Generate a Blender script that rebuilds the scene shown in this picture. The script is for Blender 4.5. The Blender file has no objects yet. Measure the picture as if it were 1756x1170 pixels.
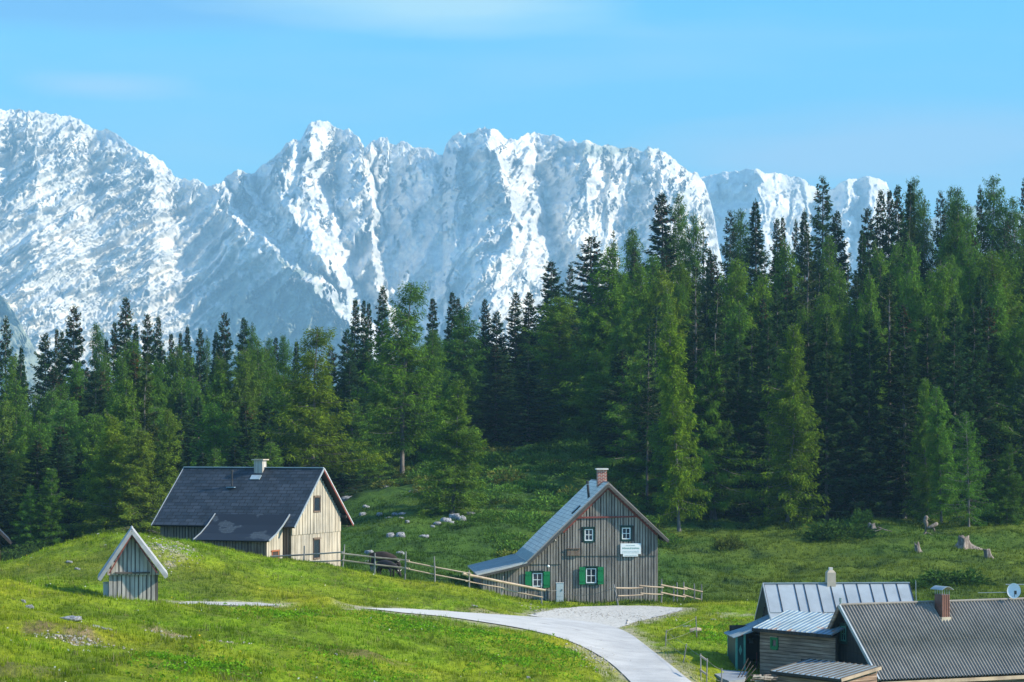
import bpy, math, random
import numpy as np
from mathutils import Vector, Matrix
R = math.radians
F = 4146.0            # focal length in photo pixels (85 mm lens, 36 mm sensor, 1756 px wide)
HY, CX = 750.0, 878.0  # horizon row, centre column of the photo
scene = bpy.context.scene
HAZE_D = 1.15e-4
SKY_TINT = [(0.0, (0.47, 0.76, 1.14)), (0.05, (0.52, 0.80, 1.04)), (0.10, (0.44, 1.0, 1.06)), (0.14, (0.27, 1.08, 1.16)), (0.18, (0.16, 1.14, 1.28)), (0.35, (1.05, 1.6, 1.9)), (0.6, (1.6, 2.1, 2.3)), (1.0, (1.7, 2.1, 2.3))]
col = scene.collection

# ---------------------------------------------------------------- camera
cam_data = bpy.data.cameras.new("camera")
cam_data.lens = 85.0; cam_data.sensor_width = 36.0
cam_data.shift_y = (HY - 585.0) / 1756.0
cam_data.clip_start = 1.0; cam_data.clip_end = 30000.0
cam = bpy.data.objects.new("camera", cam_data); col.objects.link(cam)
cam.location = (0, 0, 0); cam.rotation_euler = (R(90), 0, 0)
scene.camera = cam

# ---------------------------------------------------------------- light
SUN = Vector((0.84, -0.17, 0.55)).normalized()
SUN_EL = math.asin(SUN.z); SUN_ROT = math.atan2(SUN.x, SUN.y)
sd = bpy.data.lights.new("sun", 'SUN'); sd.energy = 5.0; sd.angle = R(1.2); sd.color = (1.0, 0.90, 0.72)
so = bpy.data.objects.new("sun", sd); col.objects.link(so)
so.rotation_euler = SUN.to_track_quat('Z', 'Y').to_euler()

world = bpy.data.worlds.new("World"); scene.world = world; world.use_nodes = True
nt = world.node_tree; nt.nodes.clear()
def N(t, typ, **kw):
    n = t.nodes.new(typ)
    for k, v in kw.items(): setattr(n, k, v)
    return n
def ramp(t, pts, src=None, interp='LINEAR'):
    n = t.nodes.new('ShaderNodeValToRGB'); cr = n.color_ramp; cr.interpolation = interp
    while len(cr.elements) > 1: cr.elements.remove(cr.elements[0])
    cr.elements[0].position = pts[0][0]; cr.elements[0].color = (*pts[0][1], 1) if len(pts[0][1]) == 3 else pts[0][1]
    for p, c in pts[1:]:
        e = cr.elements.new(p); e.color = (*c, 1) if len(c) == 3 else c
    if src is not None: t.links.new(src, n.inputs[0])
    return n
def mixc(t, fac, a, b, mode='MIX'):
    n = t.nodes.new('ShaderNodeMix'); n.data_type = 'RGBA'; n.blend_type = mode
    for i, x in ((0, fac), (6, a), (7, b)):
        if hasattr(x, 'is_output') or isinstance(x, bpy.types.NodeSocket): t.links.new(x, n.inputs[i])
        elif x is not None: n.inputs[i].default_value = x if i == 0 else (*x, 1)
    return n.outputs[2]
sky = N(nt, 'ShaderNodeTexSky', sky_type='NISHITA', sun_disc=False, sun_elevation=SUN_EL, sun_rotation=SUN_ROT,
        altitude=1600, air_density=1.0, dust_density=0.3, ozone_density=3.0)
tc = N(nt, 'ShaderNodeTexCoord'); sep = N(nt, 'ShaderNodeSeparateXYZ'); nt.links.new(tc.outputs['Generated'], sep.inputs[0])
# colour of the evening air by height above the horizon
tint = ramp(nt, SKY_TINT, sep.outputs[2])
skyc = mixc(nt, 1.0, sky.outputs[0], tint.outputs[0], 'MULTIPLY')
# thin cloud streaks, stretched along the horizon
mp = N(nt, 'ShaderNodeMapping'); mp.inputs['Scale'].default_value = (5.0, 5.0, 34.0); mp.inputs['Location'].default_value = (1.35, 0.0, 0.7)
nt.links.new(tc.outputs['Generated'], mp.inputs[0])
cn = N(nt, 'ShaderNodeTexNoise'); cn.inputs['Scale'].default_value = 1.0; cn.inputs['Detail'].default_value = 6.0; cn.inputs['Roughness'].default_value = 0.5
nt.links.new(mp.outputs[0], cn.inputs['Vector'])
cm = ramp(nt, [(0.44, (0, 0, 0)), (0.80, (0.5, 0.5, 0.5))], cn.outputs[0])
skyc = mixc(nt, cm.outputs[0], skyc, (3.4, 5.0, 5.6))
nd = N(nt, 'ShaderNodeVectorMath', operation='SCALE'); nd.inputs['Scale'].default_value = 1.0
def cloud(skyc, cx, cz, rx, rz, colr, amt, soft):
    """one soft cloud bank in a fixed direction of the sky"""
    v = N(nt, 'ShaderNodeVectorMath', operation='SUBTRACT'); v.inputs[1].default_value = (cx, 0, cz); nt.links.new(tc.outputs['Generated'], v.inputs[0])
    v2 = N(nt, 'ShaderNodeVectorMath', operation='MULTIPLY'); v2.inputs[1].default_value = (1 / rx, 0, 1 / rz); nt.links.new(v.outputs[0], v2.inputs[0])
    l = N(nt, 'ShaderNodeVectorMath', operation='LENGTH'); nt.links.new(v2.outputs[0], l.inputs[0])
    ad = N(nt, 'ShaderNodeMath', operation='MULTIPLY_ADD'); ad.inputs[1].default_value = -2.6; nt.links.new(cn.outputs[0], ad.inputs[0]); nt.links.new(l.outputs[1] if len(l.outputs) > 1 else l.outputs[0], ad.inputs[2])
    r = ramp(nt, [(0.0, (amt,) * 3), (soft, (0, 0, 0))]); 
    sc = N(nt, 'ShaderNodeMath', operation='ADD'); sc.inputs[1].default_value = 1.05; nt.links.new(ad.outputs[0], sc.inputs[0]); nt.links.new(sc.outputs[0], r.inputs[0])
    return mixc(nt, r.outputs[0], skyc, colr)
skyc = cloud(skyc, -0.16, 0.173, 0.11, 0.010, (0.55, 2.7, 5.6), 0.95, 1.1)
skyc = cloud(skyc, -0.19, 0.186, 0.07, 0.006, (2.6, 4.9, 5.6), 0.7, 1.0)
skyc = cloud(skyc, -0.022, 0.176, 0.075, 0.012, (3.6, 5.6, 5.8), 0.95, 1.1)
skyc = cloud(skyc, 0.015, 0.183, 0.07, 0.012, (3.9, 5.6, 5.7), 0.7, 0.8)
skyc = cloud(skyc, 0.17, 0.118, 0.10, 0.026, (3.0, 4.3, 5.6), 0.75, 1.2)
skyc = cloud(skyc, -0.165, 0.142, 0.035, 0.005, (3.0, 4.8, 6.0), 0.8, 1.2)
bg = N(nt, 'ShaderNodeBackground'); bg.inputs[1].default_value = 0.10
wo = N(nt, 'ShaderNodeOutputWorld')
nt.links.new(skyc, bg.inputs[0]); nt.links.new(bg.outputs[0], wo.inputs[0])

scene.view_settings.view_transform = 'Standard'; scene.view_settings.look = 'None'
scene.view_settings.exposure = 0.84; scene.view_settings.gamma = 1.0
scene.cycles.max_bounces = 6; scene.cycles.diffuse_bounces = 3; scene.cycles.transparent_max_bounces = 8
scene.cycles.volume_bounces = 0

# ---------------------------------------------------------------- helpers
def P(px, py, D):
    return Vector(((px - CX) / F * D, D, (HY - py) / F * D))
def tag(o, label=None, cat=None, group=None, kind=None):
    if label: o['label'] = label
    if cat: o['category'] = cat
    if group: o['group'] = group
    if kind: o['kind'] = kind
    return o
def empty(name, loc, rz=0.0):
    o = bpy.data.objects.new(name, None); col.objects.link(o); o.location = loc; o.rotation_euler = (0, 0, rz)
    o.empty_display_size = 0.3
    return o
def mesh_np(name, verts, faces, mat, parent=None, colors=None, smooth=False, k=4, mats=None):
    me = bpy.data.meshes.new(name)
    nv, nf = len(verts), len(faces)
    me.vertices.add(nv); me.vertices.foreach_set('co', np.asarray(verts, np.float32).ravel())
    me.loops.add(nf * k); me.loops.foreach_set('vertex_index', np.asarray(faces, np.int32).ravel())
    me.polygons.add(nf); me.polygons.foreach_set('loop_start', np.arange(0, nf * k, k, dtype=np.int32))
    me.polygons.foreach_set('loop_total', np.full(nf, k, np.int32))
    if smooth: me.polygons.foreach_set('use_smooth', np.ones(nf, bool))
    me.update(calc_edges=True)
    if colors is not None:
        a = me.attributes.new('tint', 'FLOAT_COLOR', 'POINT')
        c = np.ones((nv, 4), np.float32); c[:, :colors.shape[1]] = colors
        a.data.foreach_set('color', c.ravel())
    me.materials.append(mat)
    me.validate()
    o = bpy.data.objects.new(name, me); col.objects.link(o)
    if parent: o.parent = parent
    return o
class MB:
    """collects faces in local coordinates, builds ONE mesh object"""
    def __init__(s): s.v = []; s.f = []; s.uv = []; s.m = []; s.mi = 0
    def face(s, pts, uv=None):
        b = len(s.v); s.v += [tuple(p) for p in pts]; s.f.append(tuple(range(b, b + len(pts))))
        s.uv.append(uv or [(0.0, 0.0)] * len(pts)); s.m.append(s.mi)
    def hexa(s, c):   # c: 8 corners, 0-3 bottom ring, 4-7 top ring
        b = len(s.v); s.v += [tuple(p) for p in c]
        for q in ((3, 2, 1, 0), (4, 5, 6, 7), (0, 1, 5, 4), (1, 2, 6, 5), (2, 3, 7, 6), (3, 0, 4, 7)):
            s.f.append(tuple(b + i for i in q)); s.uv.append([(0.0, 0.0)] * 4); s.m.append(s.mi)
    def box(s, x0, x1, y0, y1, z0, z1):
        s.hexa([(x0, y0, z0), (x1, y0, z0), (x1, y1, z0), (x0, y1, z0), (x0, y0, z1), (x1, y0, z1), (x1, y1, z1), (x0, y1, z1)])
    def beam(s, a, b, w, h, up=(0, 0, 1)):
        a, b = Vector(a), Vector(b); d = (b - a).normalized(); sd_ = d.cross(Vector(up))
        if sd_.length < 1e-4: sd_ = d.cross(Vector((0, 1, 0)))
        sd_.normalize(); u = sd_.cross(d).normalized(); sd_ *= w / 2; u *= h / 2
        s.hexa([a - sd_ - u, a + sd_ - u, b + sd_ - u, b - sd_ - u, a - sd_ + u, a + sd_ + u, b + sd_ + u, b - sd_ + u])
    def tube(s, pts, rads, n=8, caps=True):
        pts = [Vector(p) for p in pts]; rings = []
        for i, p in enumerate(pts):
            d = (pts[min(i + 1, len(pts) - 1)] - pts[max(i - 1, 0)]).normalized()
            a = d.cross(Vector((0.13, 0.07, 1))) if abs(d.z) < 0.95 else d.cross(Vector((0, 1, 0.1)))
            a.normalize(); bb = d.cross(a).normalized(); r = rads[i] if hasattr(rads, '__len__') else rads
            base = len(s.v)
            for j in range(n):
                t = 2 * math.pi * j / n; s.v.append(tuple(p + a * math.cos(t) * r + bb * math.sin(t) * r))
            rings.append(base)
        for i in range(len(rings) - 1):
            for j in range(n):
                k = (j + 1) % n
                s.f.append((rings[i] + j, rings[i] + k, rings[i + 1] + k, rings[i + 1] + j)); s.uv.append([(0.0, 0.0)] * 4); s.m.append(s.mi)
        if caps:
            s.f.append(tuple(rings[0] + j for j in reversed(range(n)))); s.uv.append([(0.0, 0.0)] * n); s.m.append(s.mi)
            s.f.append(tuple(rings[-1] + j for j in range(n))); s.uv.append([(0.0, 0.0)] * n); s.m.append(s.mi)
    def extr_x(s, poly, x0, x1):      # poly in (y, z)
        s._ex([(x0, y, z) for y, z in poly], [(x1, y, z) for y, z in poly])
    def extr_y(s, poly, y0, y1):      # poly in (x, z)
        s._ex([(x, y0, z) for x, z in poly], [(x, y1, z) for x, z in poly])
    def _ex(s, A, B):
        n = len(A); s.face(A); s.face(list(reversed(B)))
        for i in range(n):
            j = (i + 1) % n; s.face([A[j], A[i], B[i], B[j]])
    def slab(s, prof, axis, a0, a1, th, flip=1):
        """roof slab following a profile of (t, z); extruded along axis from a0 to a1; uv in metres"""
        L = [0.0]
        for i in range(1, len(prof)): L.append(L[-1] + math.dist(prof[i], prof[i - 1]))
        def pt(t, z, a): return (a, t, z) if axis == 'x' else (t, a, z)
        nr = []
        for i in range(len(prof)):
            p, q = prof[max(i - 1, 0)], prof[min(i + 1, len(prof) - 1)]
            d = (q[0] - p[0], q[1] - p[1]); l = math.hypot(*d); n_ = (-d[1] / l, d[0] / l)
            if n_[1] > 0: n_ = (-n_[0], -n_[1])
            nr.append(n_)
        low = [(prof[i][0] + nr[i][0] * th, prof[i][1] + nr[i][1] * th) for i in range(len(prof))]
        for i in range(len(prof) - 1):
            s.face([pt(*prof[i], a0), pt(*prof[i], a1), pt(*prof[i + 1], a1), pt(*prof[i + 1], a0)],
                   [(a0, L[i]), (a1, L[i]), (a1, L[i + 1]), (a0, L[i + 1])])
            s.face([pt(*low[i + 1], a0), pt(*low[i + 1], a1), pt(*low[i], a1), pt(*low[i], a0)])
            for a in (a0, a1): s.face([pt(*prof[i], a), pt(*prof[i + 1], a), pt(*low[i + 1], a), pt(*low[i], a)])
        for i in (0, len(prof) - 1): s.face([pt(*prof[i], a0), pt(*prof[i], a1), pt(*low[i], a1), pt(*low[i], a0)])
    def build(s, name, mat, parent=None, smooth=False):
        me = bpy.data.meshes.new(name); me.from_pydata(s.v, [], s.f)
        for m_ in (mat if isinstance(mat, (list, tuple)) else [mat]): me.materials.append(m_)
        uvl = me.uv_layers.new(name='UVMap')
        flat = [c for f_ in s.uv for p in f_ for c in p]; uvl.data.foreach_set('uv', flat)
        me.polygons.foreach_set('material_index', s.m)
        if smooth: me.polygons.foreach_set('use_smooth', [True] * len(me.polygons))
        me.update()
        o = bpy.data.objects.new(name, me); col.objects.link(o)
        if parent: o.parent = parent
        return o

def beams(name, mat, parent, items):
    for it in items: mb = MB(); mb.beam(*it); mb.build(name, mat, parent)

# ---------------------------------------------------------------- noise in numpy
def _hash(ix, iy, seed):
    h = (ix.astype(np.int64) * 374761393 + iy.astype(np.int64) * 668265263 + seed * 1442695041) & 0xffffffff
    h = ((h ^ (h >> 13)) * 1274126177) & 0xffffffff
    return ((h ^ (h >> 16)) & 0xffff) / 65535.0 * 2 * np.pi
def perlin(x, y, seed=0):
    ix, iy = np.floor(x), np.floor(y); fx, fy = x - ix, y - iy
    u = fx * fx * fx * (fx * (fx * 6 - 15) + 10); v = fy * fy * fy * (fy * (fy * 6 - 15) + 10)
    def g(dx, dy):
        a = _hash(ix + dx, iy + dy, seed); return np.cos(a) * (fx - dx) + np.sin(a) * (fy - dy)
    return ((g(0, 0) * (1 - u) + g(1, 0) * u) * (1 - v) + (g(0, 1) * (1 - u) + g(1, 1) * u) * v) * 1.5
def fbm(x, y, o=5, seed=0, gain=0.5, ridged=False):
    r = 0; a = 1; t = 0
    for i in range(o):
        n = perlin(x * 2 ** i, y * 2 ** i, seed + i * 17)
        r = r + a * ((1 - 2 * np.abs(n)) if ridged else n); t += a; a *= gain
    return r / t

# ---------------------------------------------------------------- materials
def newmat(name, rough=0.8, spec=0.25):
    m = bpy.data.materials.new(name); m.use_nodes = True; t = m.node_tree; b = t.nodes['Principled BSDF']
    b.inputs['Roughness'].default_value = rough; b.inputs['Specular IOR Level'].default_value = spec
    return m, t, b
def coords(t, kind='Object', scale=(1, 1, 1)):
    c = N(t, 'ShaderNodeTexCoord'); m = N(t, 'ShaderNodeMapping'); m.inputs['Scale'].default_value = scale
    t.links.new(c.outputs[kind], m.inputs[0]); return m.outputs[0]
def noise(t, vec, scale, detail=4, rough=0.55):
    n = N(t, 'ShaderNodeTexNoise'); n.inputs['Scale'].default_value = scale; n.inputs['Detail'].default_value = detail
    n.inputs['Roughness'].default_value = rough; t.links.new(vec, n.inputs['Vector']); return n.outputs[0]
def bump(t, b, h, strength=0.5, dist=0.05):
    n = N(t, 'ShaderNodeBump'); n.inputs['Strength'].default_value = strength; n.inputs['Distance'].default_value = dist
    t.links.new(h, n.inputs['Height']); t.links.new(n.outputs[0], b.inputs['Normal'])
def wood(name, c0, c1, c2, scale=(7, 7, 0.5), rough=0.85):
    m, t, b = newmat(name, rough)
    n1 = noise(t, coords(t, 'Object', scale), 1.0, 5, 0.65); n2 = noise(t, coords(t, 'Object', (0.5, 0.5, 0.5)), 1.0, 3)
    r1 = ramp(t, [(0.3, c0), (0.5, c1), (0.72, c2)], n1)
    r2 = ramp(t, [(0.3, (0.72, 0.72, 0.74)), (0.7, (1.15, 1.1, 1.05))], n2)
    t.links.new(mixc(t, 1.0, r1.outputs[0], r2.outputs[0], 'MULTIPLY'), b.inputs['Base Color'])
    bump(t, b, n1, 0.4, 0.02); return m
def plain(name, c, rough=0.6, var=0.25, scale=2.0, metal=0.0, spec=0.3):
    m, t, b = newmat(name, rough, spec); b.inputs['Metallic'].default_value = metal
    n1 = noise(t, coords(t), scale, 5, 0.6)
    lo = tuple(x * (1 - var) for x in c); hi = tuple(min(1, x * (1 + var)) for x in c)
    r1 = ramp(t, [(0.3, lo), (0.7, hi)], n1); t.links.new(r1.outputs[0], b.inputs['Base Color']); return m
def bricks(name, c0, c1, mortar, w, h, msize=0.02, rough=0.7, noise_amt=0.4, bumpd=0.02, spec=0.3, offset=0.5):
    """rows of tiles or bricks on UV coordinates in metres"""
    m, t, b = newmat(name, rough, spec)
    uv = coords(t, 'UV'); br = N(t, 'ShaderNodeTexBrick'); br.offset = offset
    br.inputs['Color1'].default_value = (*c0, 1); br.inputs['Color2'].default_value = (*c1, 1); br.inputs['Mortar'].default_value = (*mortar, 1)
    br.inputs['Scale'].default_value = 1.0; br.inputs['Brick Width'].default_value = w; br.inputs['Row Height'].default_value = h
    br.inputs['Mortar Size'].default_value = msize; t.links.new(uv, br.inputs['Vector'])
    n1 = noise(t, coords(t), 1.3, 5, 0.65)
    r = ramp(t, [(0.3, (1 - noise_amt,) * 3), (0.7, (1 + noise_amt,) * 3)], n1)
    t.links.new(mixc(t, 1.0, br.outputs[0], r.outputs[0], 'MULTIPLY'), b.inputs['Base Color'])
    inv = N(t, 'ShaderNodeMath', operation='SUBTRACT'); inv.inputs[0].default_value = 1.0; t.links.new(br.outputs['Fac'], inv.inputs[1])
    bump(t, b, inv.outputs[0], 0.6, bumpd); return m
M = {}
M['wood_grey'] = wood('weathered_grey_wood', (0.12, 0.11, 0.098), (0.26, 0.24, 0.215), (0.40, 0.375, 0.335))
M['wood_shed'] = wood('silver_shed_boards', (0.20, 0.19, 0.175), (0.40, 0.385, 0.36), (0.56, 0.54, 0.50))
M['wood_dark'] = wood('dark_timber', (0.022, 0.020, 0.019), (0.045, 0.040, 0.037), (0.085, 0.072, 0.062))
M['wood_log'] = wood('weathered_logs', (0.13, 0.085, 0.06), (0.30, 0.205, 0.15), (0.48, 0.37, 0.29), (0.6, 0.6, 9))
M['wood_cream'] = wood('pale_larch_boards', (0.30, 0.265, 0.20), (0.47, 0.43, 0.345), (0.60, 0.56, 0.47))
M['wood_brown'] = wood('brown_grey_boards', (0.11, 0.075, 0.055), (0.20, 0.15, 0.115), (0.28, 0.23, 0.18))
M['wood_orange'] = wood('orange_brown_boards', (0.22, 0.07, 0.03), (0.36, 0.13, 0.06), (0.42, 0.18, 0.09))
M['wood_rail'] = wood('peeled_rail_wood', (0.26, 0.20, 0.15), (0.42, 0.34, 0.25), (0.52, 0.43, 0.32), (0.8, 0.8, 0.8))
M['rail_grey'] = wood('grey_rail_wood', (0.12, 0.12, 0.12), (0.22, 0.22, 0.22), (0.33, 0.32, 0.31), (0.8, 0.8, 0.8))
M['roof_edge'] = plain('weathered_roof_edge', (0.30, 0.31, 0.32), 0.8, 0.25)
M['gap'] = plain('dark_board_gap', (0.085, 0.076, 0.068), 0.9)  # darker backing between boards; also bargeboards, ledge and roof seams
M['gap_cream'] = plain('board_gap_pale', (0.20, 0.155, 0.10), 0.9)
M['gap_brown'] = plain('board_gap_brown', (0.05, 0.035, 0.027), 0.9)
M['red_trim'] = plain('faded_red_trim', (0.20, 0.055, 0.045), 0.7)
M['green'] = plain('green_paint', (0.006, 0.17, 0.055), 0.5, 0.12)
M['green_dark'] = plain('dark_green_paint', (0.010, 0.045, 0.038), 0.5, 0.15)
M['teal'] = plain('teal_paint', (0.07, 0.27, 0.20), 0.5, 0.15)
M['white'] = plain('white_paint', (0.78, 0.80, 0.80), 0.5, 0.06)
M['greypaint'] = plain('light_grey_paint', (0.50, 0.54, 0.55), 0.5, 0.1)
M['zinc'] = plain('zinc_sheet', (0.34, 0.38, 0.40), 0.45, 0.18, 0.7, 0.35)
M['metal_dark'] = plain('dark_metal', (0.035, 0.036, 0.04), 0.5, 0.2, 2, 0.3)
M['brown_metal'] = plain('brown_sheet_metal', (0.16, 0.075, 0.055), 0.5, 0.3)
M['steel'] = plain('galvanised_steel', (0.32, 0.36, 0.37), 0.4, 0.15, 2, 0.5)
M['plaster'] = plain('chimney_plaster', (0.40, 0.35, 0.27), 0.9, 0.15)
M['concrete'] = plain('concrete_slab', (0.20, 0.22, 0.24), 0.9, 0.12)
M['curtain'] = plain('inner_curtain', (0.25, 0.28, 0.30), 0.9, 0.3)
M['letter'] = plain('sign_lettering', (0.30, 0.42, 0.38), 0.7, 0.05)
M['cap'] = plain('cement_cap', (0.55, 0.53, 0.48), 0.9, 0.1)
m, t, b = newmat('window_glass', 0.08, 0.6); b.inputs['Base Color'].default_value = (0.02, 0.03, 0.045, 1); M['glass'] = m
M['slate'] = bricks('slate_tiles', (0.016, 0.024, 0.034), (0.036, 0.046, 0.060), (0.007, 0.009, 0.013), 0.62, 0.33, 0.03, 0.55, 0.40, 0.01, 0.35)
M['fibre'] = bricks('grey_fibre_tiles', (0.68, 0.59, 0.49), (0.76, 0.67, 0.56), (0.30, 0.26, 0.23), 0.6, 0.3, 0.014, 0.75, 0.18, 0.012)
M['red_brick'] = bricks('red_chimney_brick', (0.32, 0.06, 0.035), (0.24, 0.045, 0.03), (0.38, 0.33, 0.28), 0.26, 0.10, 0.022, 0.85, 0.15)
# lean-to slate with a patch of newer, darker tiles
m, t, b = newmat('patched_slate', 0.5, 0.35)
uv = coords(t, 'UV'); br = N(t, 'ShaderNodeTexBrick'); br.inputs['Scale'].default_value = 1; br.inputs['Brick Width'].default_value = 0.7; br.inputs['Row Height'].default_value = 0.16
br.inputs['Mortar Size'].default_value = 0.016; br.inputs['Color1'].default_value = (0.020, 0.027, 0.034, 1); br.inputs['Color2'].default_value = (0.032, 0.04, 0.048, 1); br.inputs['Mortar'].default_value = (0.075, 0.09, 0.10, 1)
t.links.new(uv, br.inputs['Vector'])
gx = N(t, 'ShaderNodeTexNoise'); gx.inputs['Scale'].default_value = 0.55; gx.inputs['Detail'].default_value = 3; t.links.new(uv, gx.inputs['Vector'])
rr = ramp(t, [(0.43, (0, 0, 0)), (0.45, (1, 1, 1))], gx.outputs[0])
t.links.new(mixc(t, rr.outputs[0], br.outputs[0], (0.010, 0.012, 0.018)), b.inputs['Base Color']); M['slate_patch'] = m
# blue-grey sheet metal with rust
def sheet(name, c, rust, rough=0.35, metal=0.4):
    m, t, b = newmat(name, rough, 0.5); b.inputs['Metallic'].default_value = metal
    n1 = noise(t, coords(t, 'Object', (1, 1, 1)), 1.4, 6, 0.65); n2 = noise(t, coords(t, 'Object', (1, 1, 1)), 0.9, 5, 0.6)
    base = ramp(t, [(0.3, tuple(x * 0.75 for x in c)), (0.7, tuple(x * 1.15 for x in c))], n1).outputs[0]
    rr = ramp(t, [(1 - rust - 0.03, (0, 0, 0)), (1 - rust + 0.04, (1, 1, 1))], n2)
    t.links.new(mixc(t, rr.outputs[0], base, (0.30, 0.13, 0.06)), b.inputs['Base Color']); return m
M['sheet_blue'] = sheet('rusting_blue_grey_sheet', (0.17, 0.27, 0.36), 0.38, 0.6, 0.0)
M['sheet_pale'] = sheet('pale_grey_sheet', (0.46, 0.45, 0.42), 0.30, 0.6, 0.0)
M['sheet_teal'] = sheet('blue_green_sheet', (0.40, 0.48, 0.50), 0.24)
M['corrugated'] = sheet('corrugated_cement_sheet', (0.20, 0.185, 0.165), 0.27, 0.8, 0.0)
def leafmat(name, trans=0.3):
    m = bpy.data.materials.new(name); m.use_nodes = True; t = m.node_tree; t.nodes.clear()
    at = N(t, 'ShaderNodeAttribute', attribute_name='tint'); oi = N(t, 'ShaderNodeObjectInfo')
    c = mixc(t, 1.0, at.outputs['Color'], oi.outputs['Color'], 'MULTIPLY')
    d = N(t, 'ShaderNodeBsdfDiffuse'); tr = N(t, 'ShaderNodeBsdfTranslucent'); mx = N(t, 'ShaderNodeMixShader'); mx.inputs[0].default_value = trans
    o = N(t, 'ShaderNodeOutputMaterial')
    t.links.new(c, d.inputs[0]); t.links.new(c, tr.inputs[0]); t.links.new(d.outputs[0], mx.inputs[1]); t.links.new(tr.outputs[0], mx.inputs[2]); t.links.new(mx.outputs[0], o.inputs[0])
    return m
M['needles'] = leafmat('conifer_needles', 0.30); M['blades'] = leafmat('grass_blades', 0.35)
M['bark'] = wood('grey_bark', (0.06, 0.055, 0.05), (0.14, 0.13, 0.12), (0.24, 0.22, 0.205), (5, 5, 1.2))
M['bark_pale'] = wood('pale_larch_bark', (0.09, 0.085, 0.08), (0.16, 0.155, 0.15), (0.24, 0.23, 0.22), (5, 5, 1.2))
M['stump'] = wood('silvery_stump_wood', (0.06, 0.045, 0.035), (0.18, 0.15, 0.125), (0.38, 0.34, 0.30), (9, 6, 2))
m, t, b = newmat('limestone', 0.9); n1 = noise(t, coords(t), 2.5, 6, 0.7)
r = ramp(t, [(0.38, (0.07, 0.08, 0.09)), (0.5, (0.24, 0.25, 0.27)), (0.68, (0.46, 0.46, 0.46))], n1); t.links.new(r.outputs[0], b.inputs['Base Color']); bump(t, b, n1, 0.8, 0.15); M['rock'] = m

# ================================================================ TERRAIN
COLS = [-400, 0, 150, 225, 300, 375, 450, 525, 600, 675, 750, 825, 900, 975, 1050, 1125, 1200, 1300, 1400, 1600, 1756, 2200]
ROWS = [45, 60, 75, 90, 100, 107, 112, 118, 125, 132, 140, 146, 152, 158, 165, 175, 190, 210, 230, 260, 300, 350, 400, 460]
T0 = {
 0:   [1420,1270,1170,1085,1035,1003,1001,1004,1002,992,978,970,972,985,992,985,975,955,940,920,895,880,868,855],
 150: [1430,1285,1185,1108,1060,1026,1019,1022,1010,985,945,918,916,935,960,968,965,950,938,918,893,878,865,850],
 225: [1440,1295,1195,1120,1075,1040,1031,1031,1014,985,940,914,911,925,950,965,965,952,938,918,892,878,865,850],
 300: [1450,1305,1208,1132,1087,1053,1041,1037,1030,1005,955,928,922,930,955,965,965,955,940,918,892,878,865,850],
 375: [1460,1317,1220,1143,1095,1062,1046,1039,1035,1018,980,948,938,945,965,970,963,945,928,905,878,864,850,835],
 450: [1470,1330,1235,1155,1102,1070,1052,1043,1038,1025,1000,970,955,962,975,975,960,935,915,895,865,850,835,820],
 525: [1480,1345,1250,1168,1115,1080,1060,1047,1042,1032,1010,985,966,970,976,975,955,925,900,875,845,830,815,800],
 600: [1500,1360,1265,1182,1130,1092,1070,1053,1044,1037,1022,1000,980,984,980,970,945,900,862,838,818,800,790,780],
 675: [1520,1375,1280,1198,1145,1107,1083,1064,1052,1044,1032,1010,988,996,984,968,935,885,850,822,800,780,770,760],
 750: [1540,1395,1295,1213,1160,1121,1098,1075,1062,1051,1044,1022,1000,1006,996,975,935,885,845,810,780,755,740,730],
 825: [1560,1415,1312,1228,1175,1136,1112,1088,1073,1060,1052,1036,1013,1016,1010,990,945,890,845,795,750,720,700,690],
 900: [1580,1430,1328,1242,1186,1150,1125,1100,1083,1069,1060,1050,1036,1031,1020,1000,950,892,845,785,730,690,665,650],
 975: [1620,1455,1345,1252,1196,1160,1135,1112,1095,1080,1067,1057,1046,1036,1026,1006,960,900,850,785,715,670,640,620],
 1050:[1700,1490,1355,1257,1206,1176,1157,1134,1112,1092,1074,1061,1049,1037,1026,1008,965,910,862,795,715,665,635,615],
 1125:[1763,1510,1358,1257,1206,1176,1157,1136,1115,1095,1076,1062,1050,1037,1030,1012,972,922,885,820,740,680,645,620],
 1200:[1763,1510,1358,1262,1212,1182,1161,1139,1116,1095,1075,1061,1048,1034,1034,1015,978,925,893,840,755,690,650,625],
 1300:[1800,1560,1420,1330,1270,1235,1205,1162,1130,1102,1077,1061,1047,1034,1034,1018,980,922,890,845,765,690,650,625],
 1400:[1830,1600,1460,1370,1310,1270,1235,1190,1140,1104,1078,1061,1047,1035,1034,1018,980,920,888,845,765,690,650,625],
 1600:[1850,1640,1500,1400,1330,1290,1250,1200,1150,1105,1078,1061,1047,1035,1030,1008,962,912,885,840,760,690,650,625],
 1756:[1850,1640,1500,1400,1330,1290,1250,1200,1150,1105,1078,1061,1047,1035,1030,1008,965,915,882,835,755,688,648,625],
}
T0[-400] = T0[0]; T0[2200] = T0[1756]
tab = np.array([T0[c] for c in COLS], float); rows = np.array(ROWS, float)
ztab = (HY - tab) / F * rows[None, :]
GX = np.arange(-400, 2201, 10.0); GD = np.arange(45, 461, 1.0)
tmp = np.array([np.interp(GD, rows, ztab[i]) for i in range(len(COLS))])
ZG = np.array([np.interp(GX, COLS, tmp[:, j]) for j in range(len(GD))]).T
def blur(a, r, axis):
    k = np.exp(-0.5 * (np.arange(-3 * r, 3 * r + 1) / r) ** 2); k /= k.sum()
    ap = np.pad(a, [(3 * r, 3 * r) if i == axis else (0, 0) for i in range(2)], mode='edge')
    return np.apply_along_axis(lambda v: np.convolve(v, k, 'valid'), axis, ap)
ZG = blur(blur(ZG, 3, 0), 2, 1)
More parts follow.
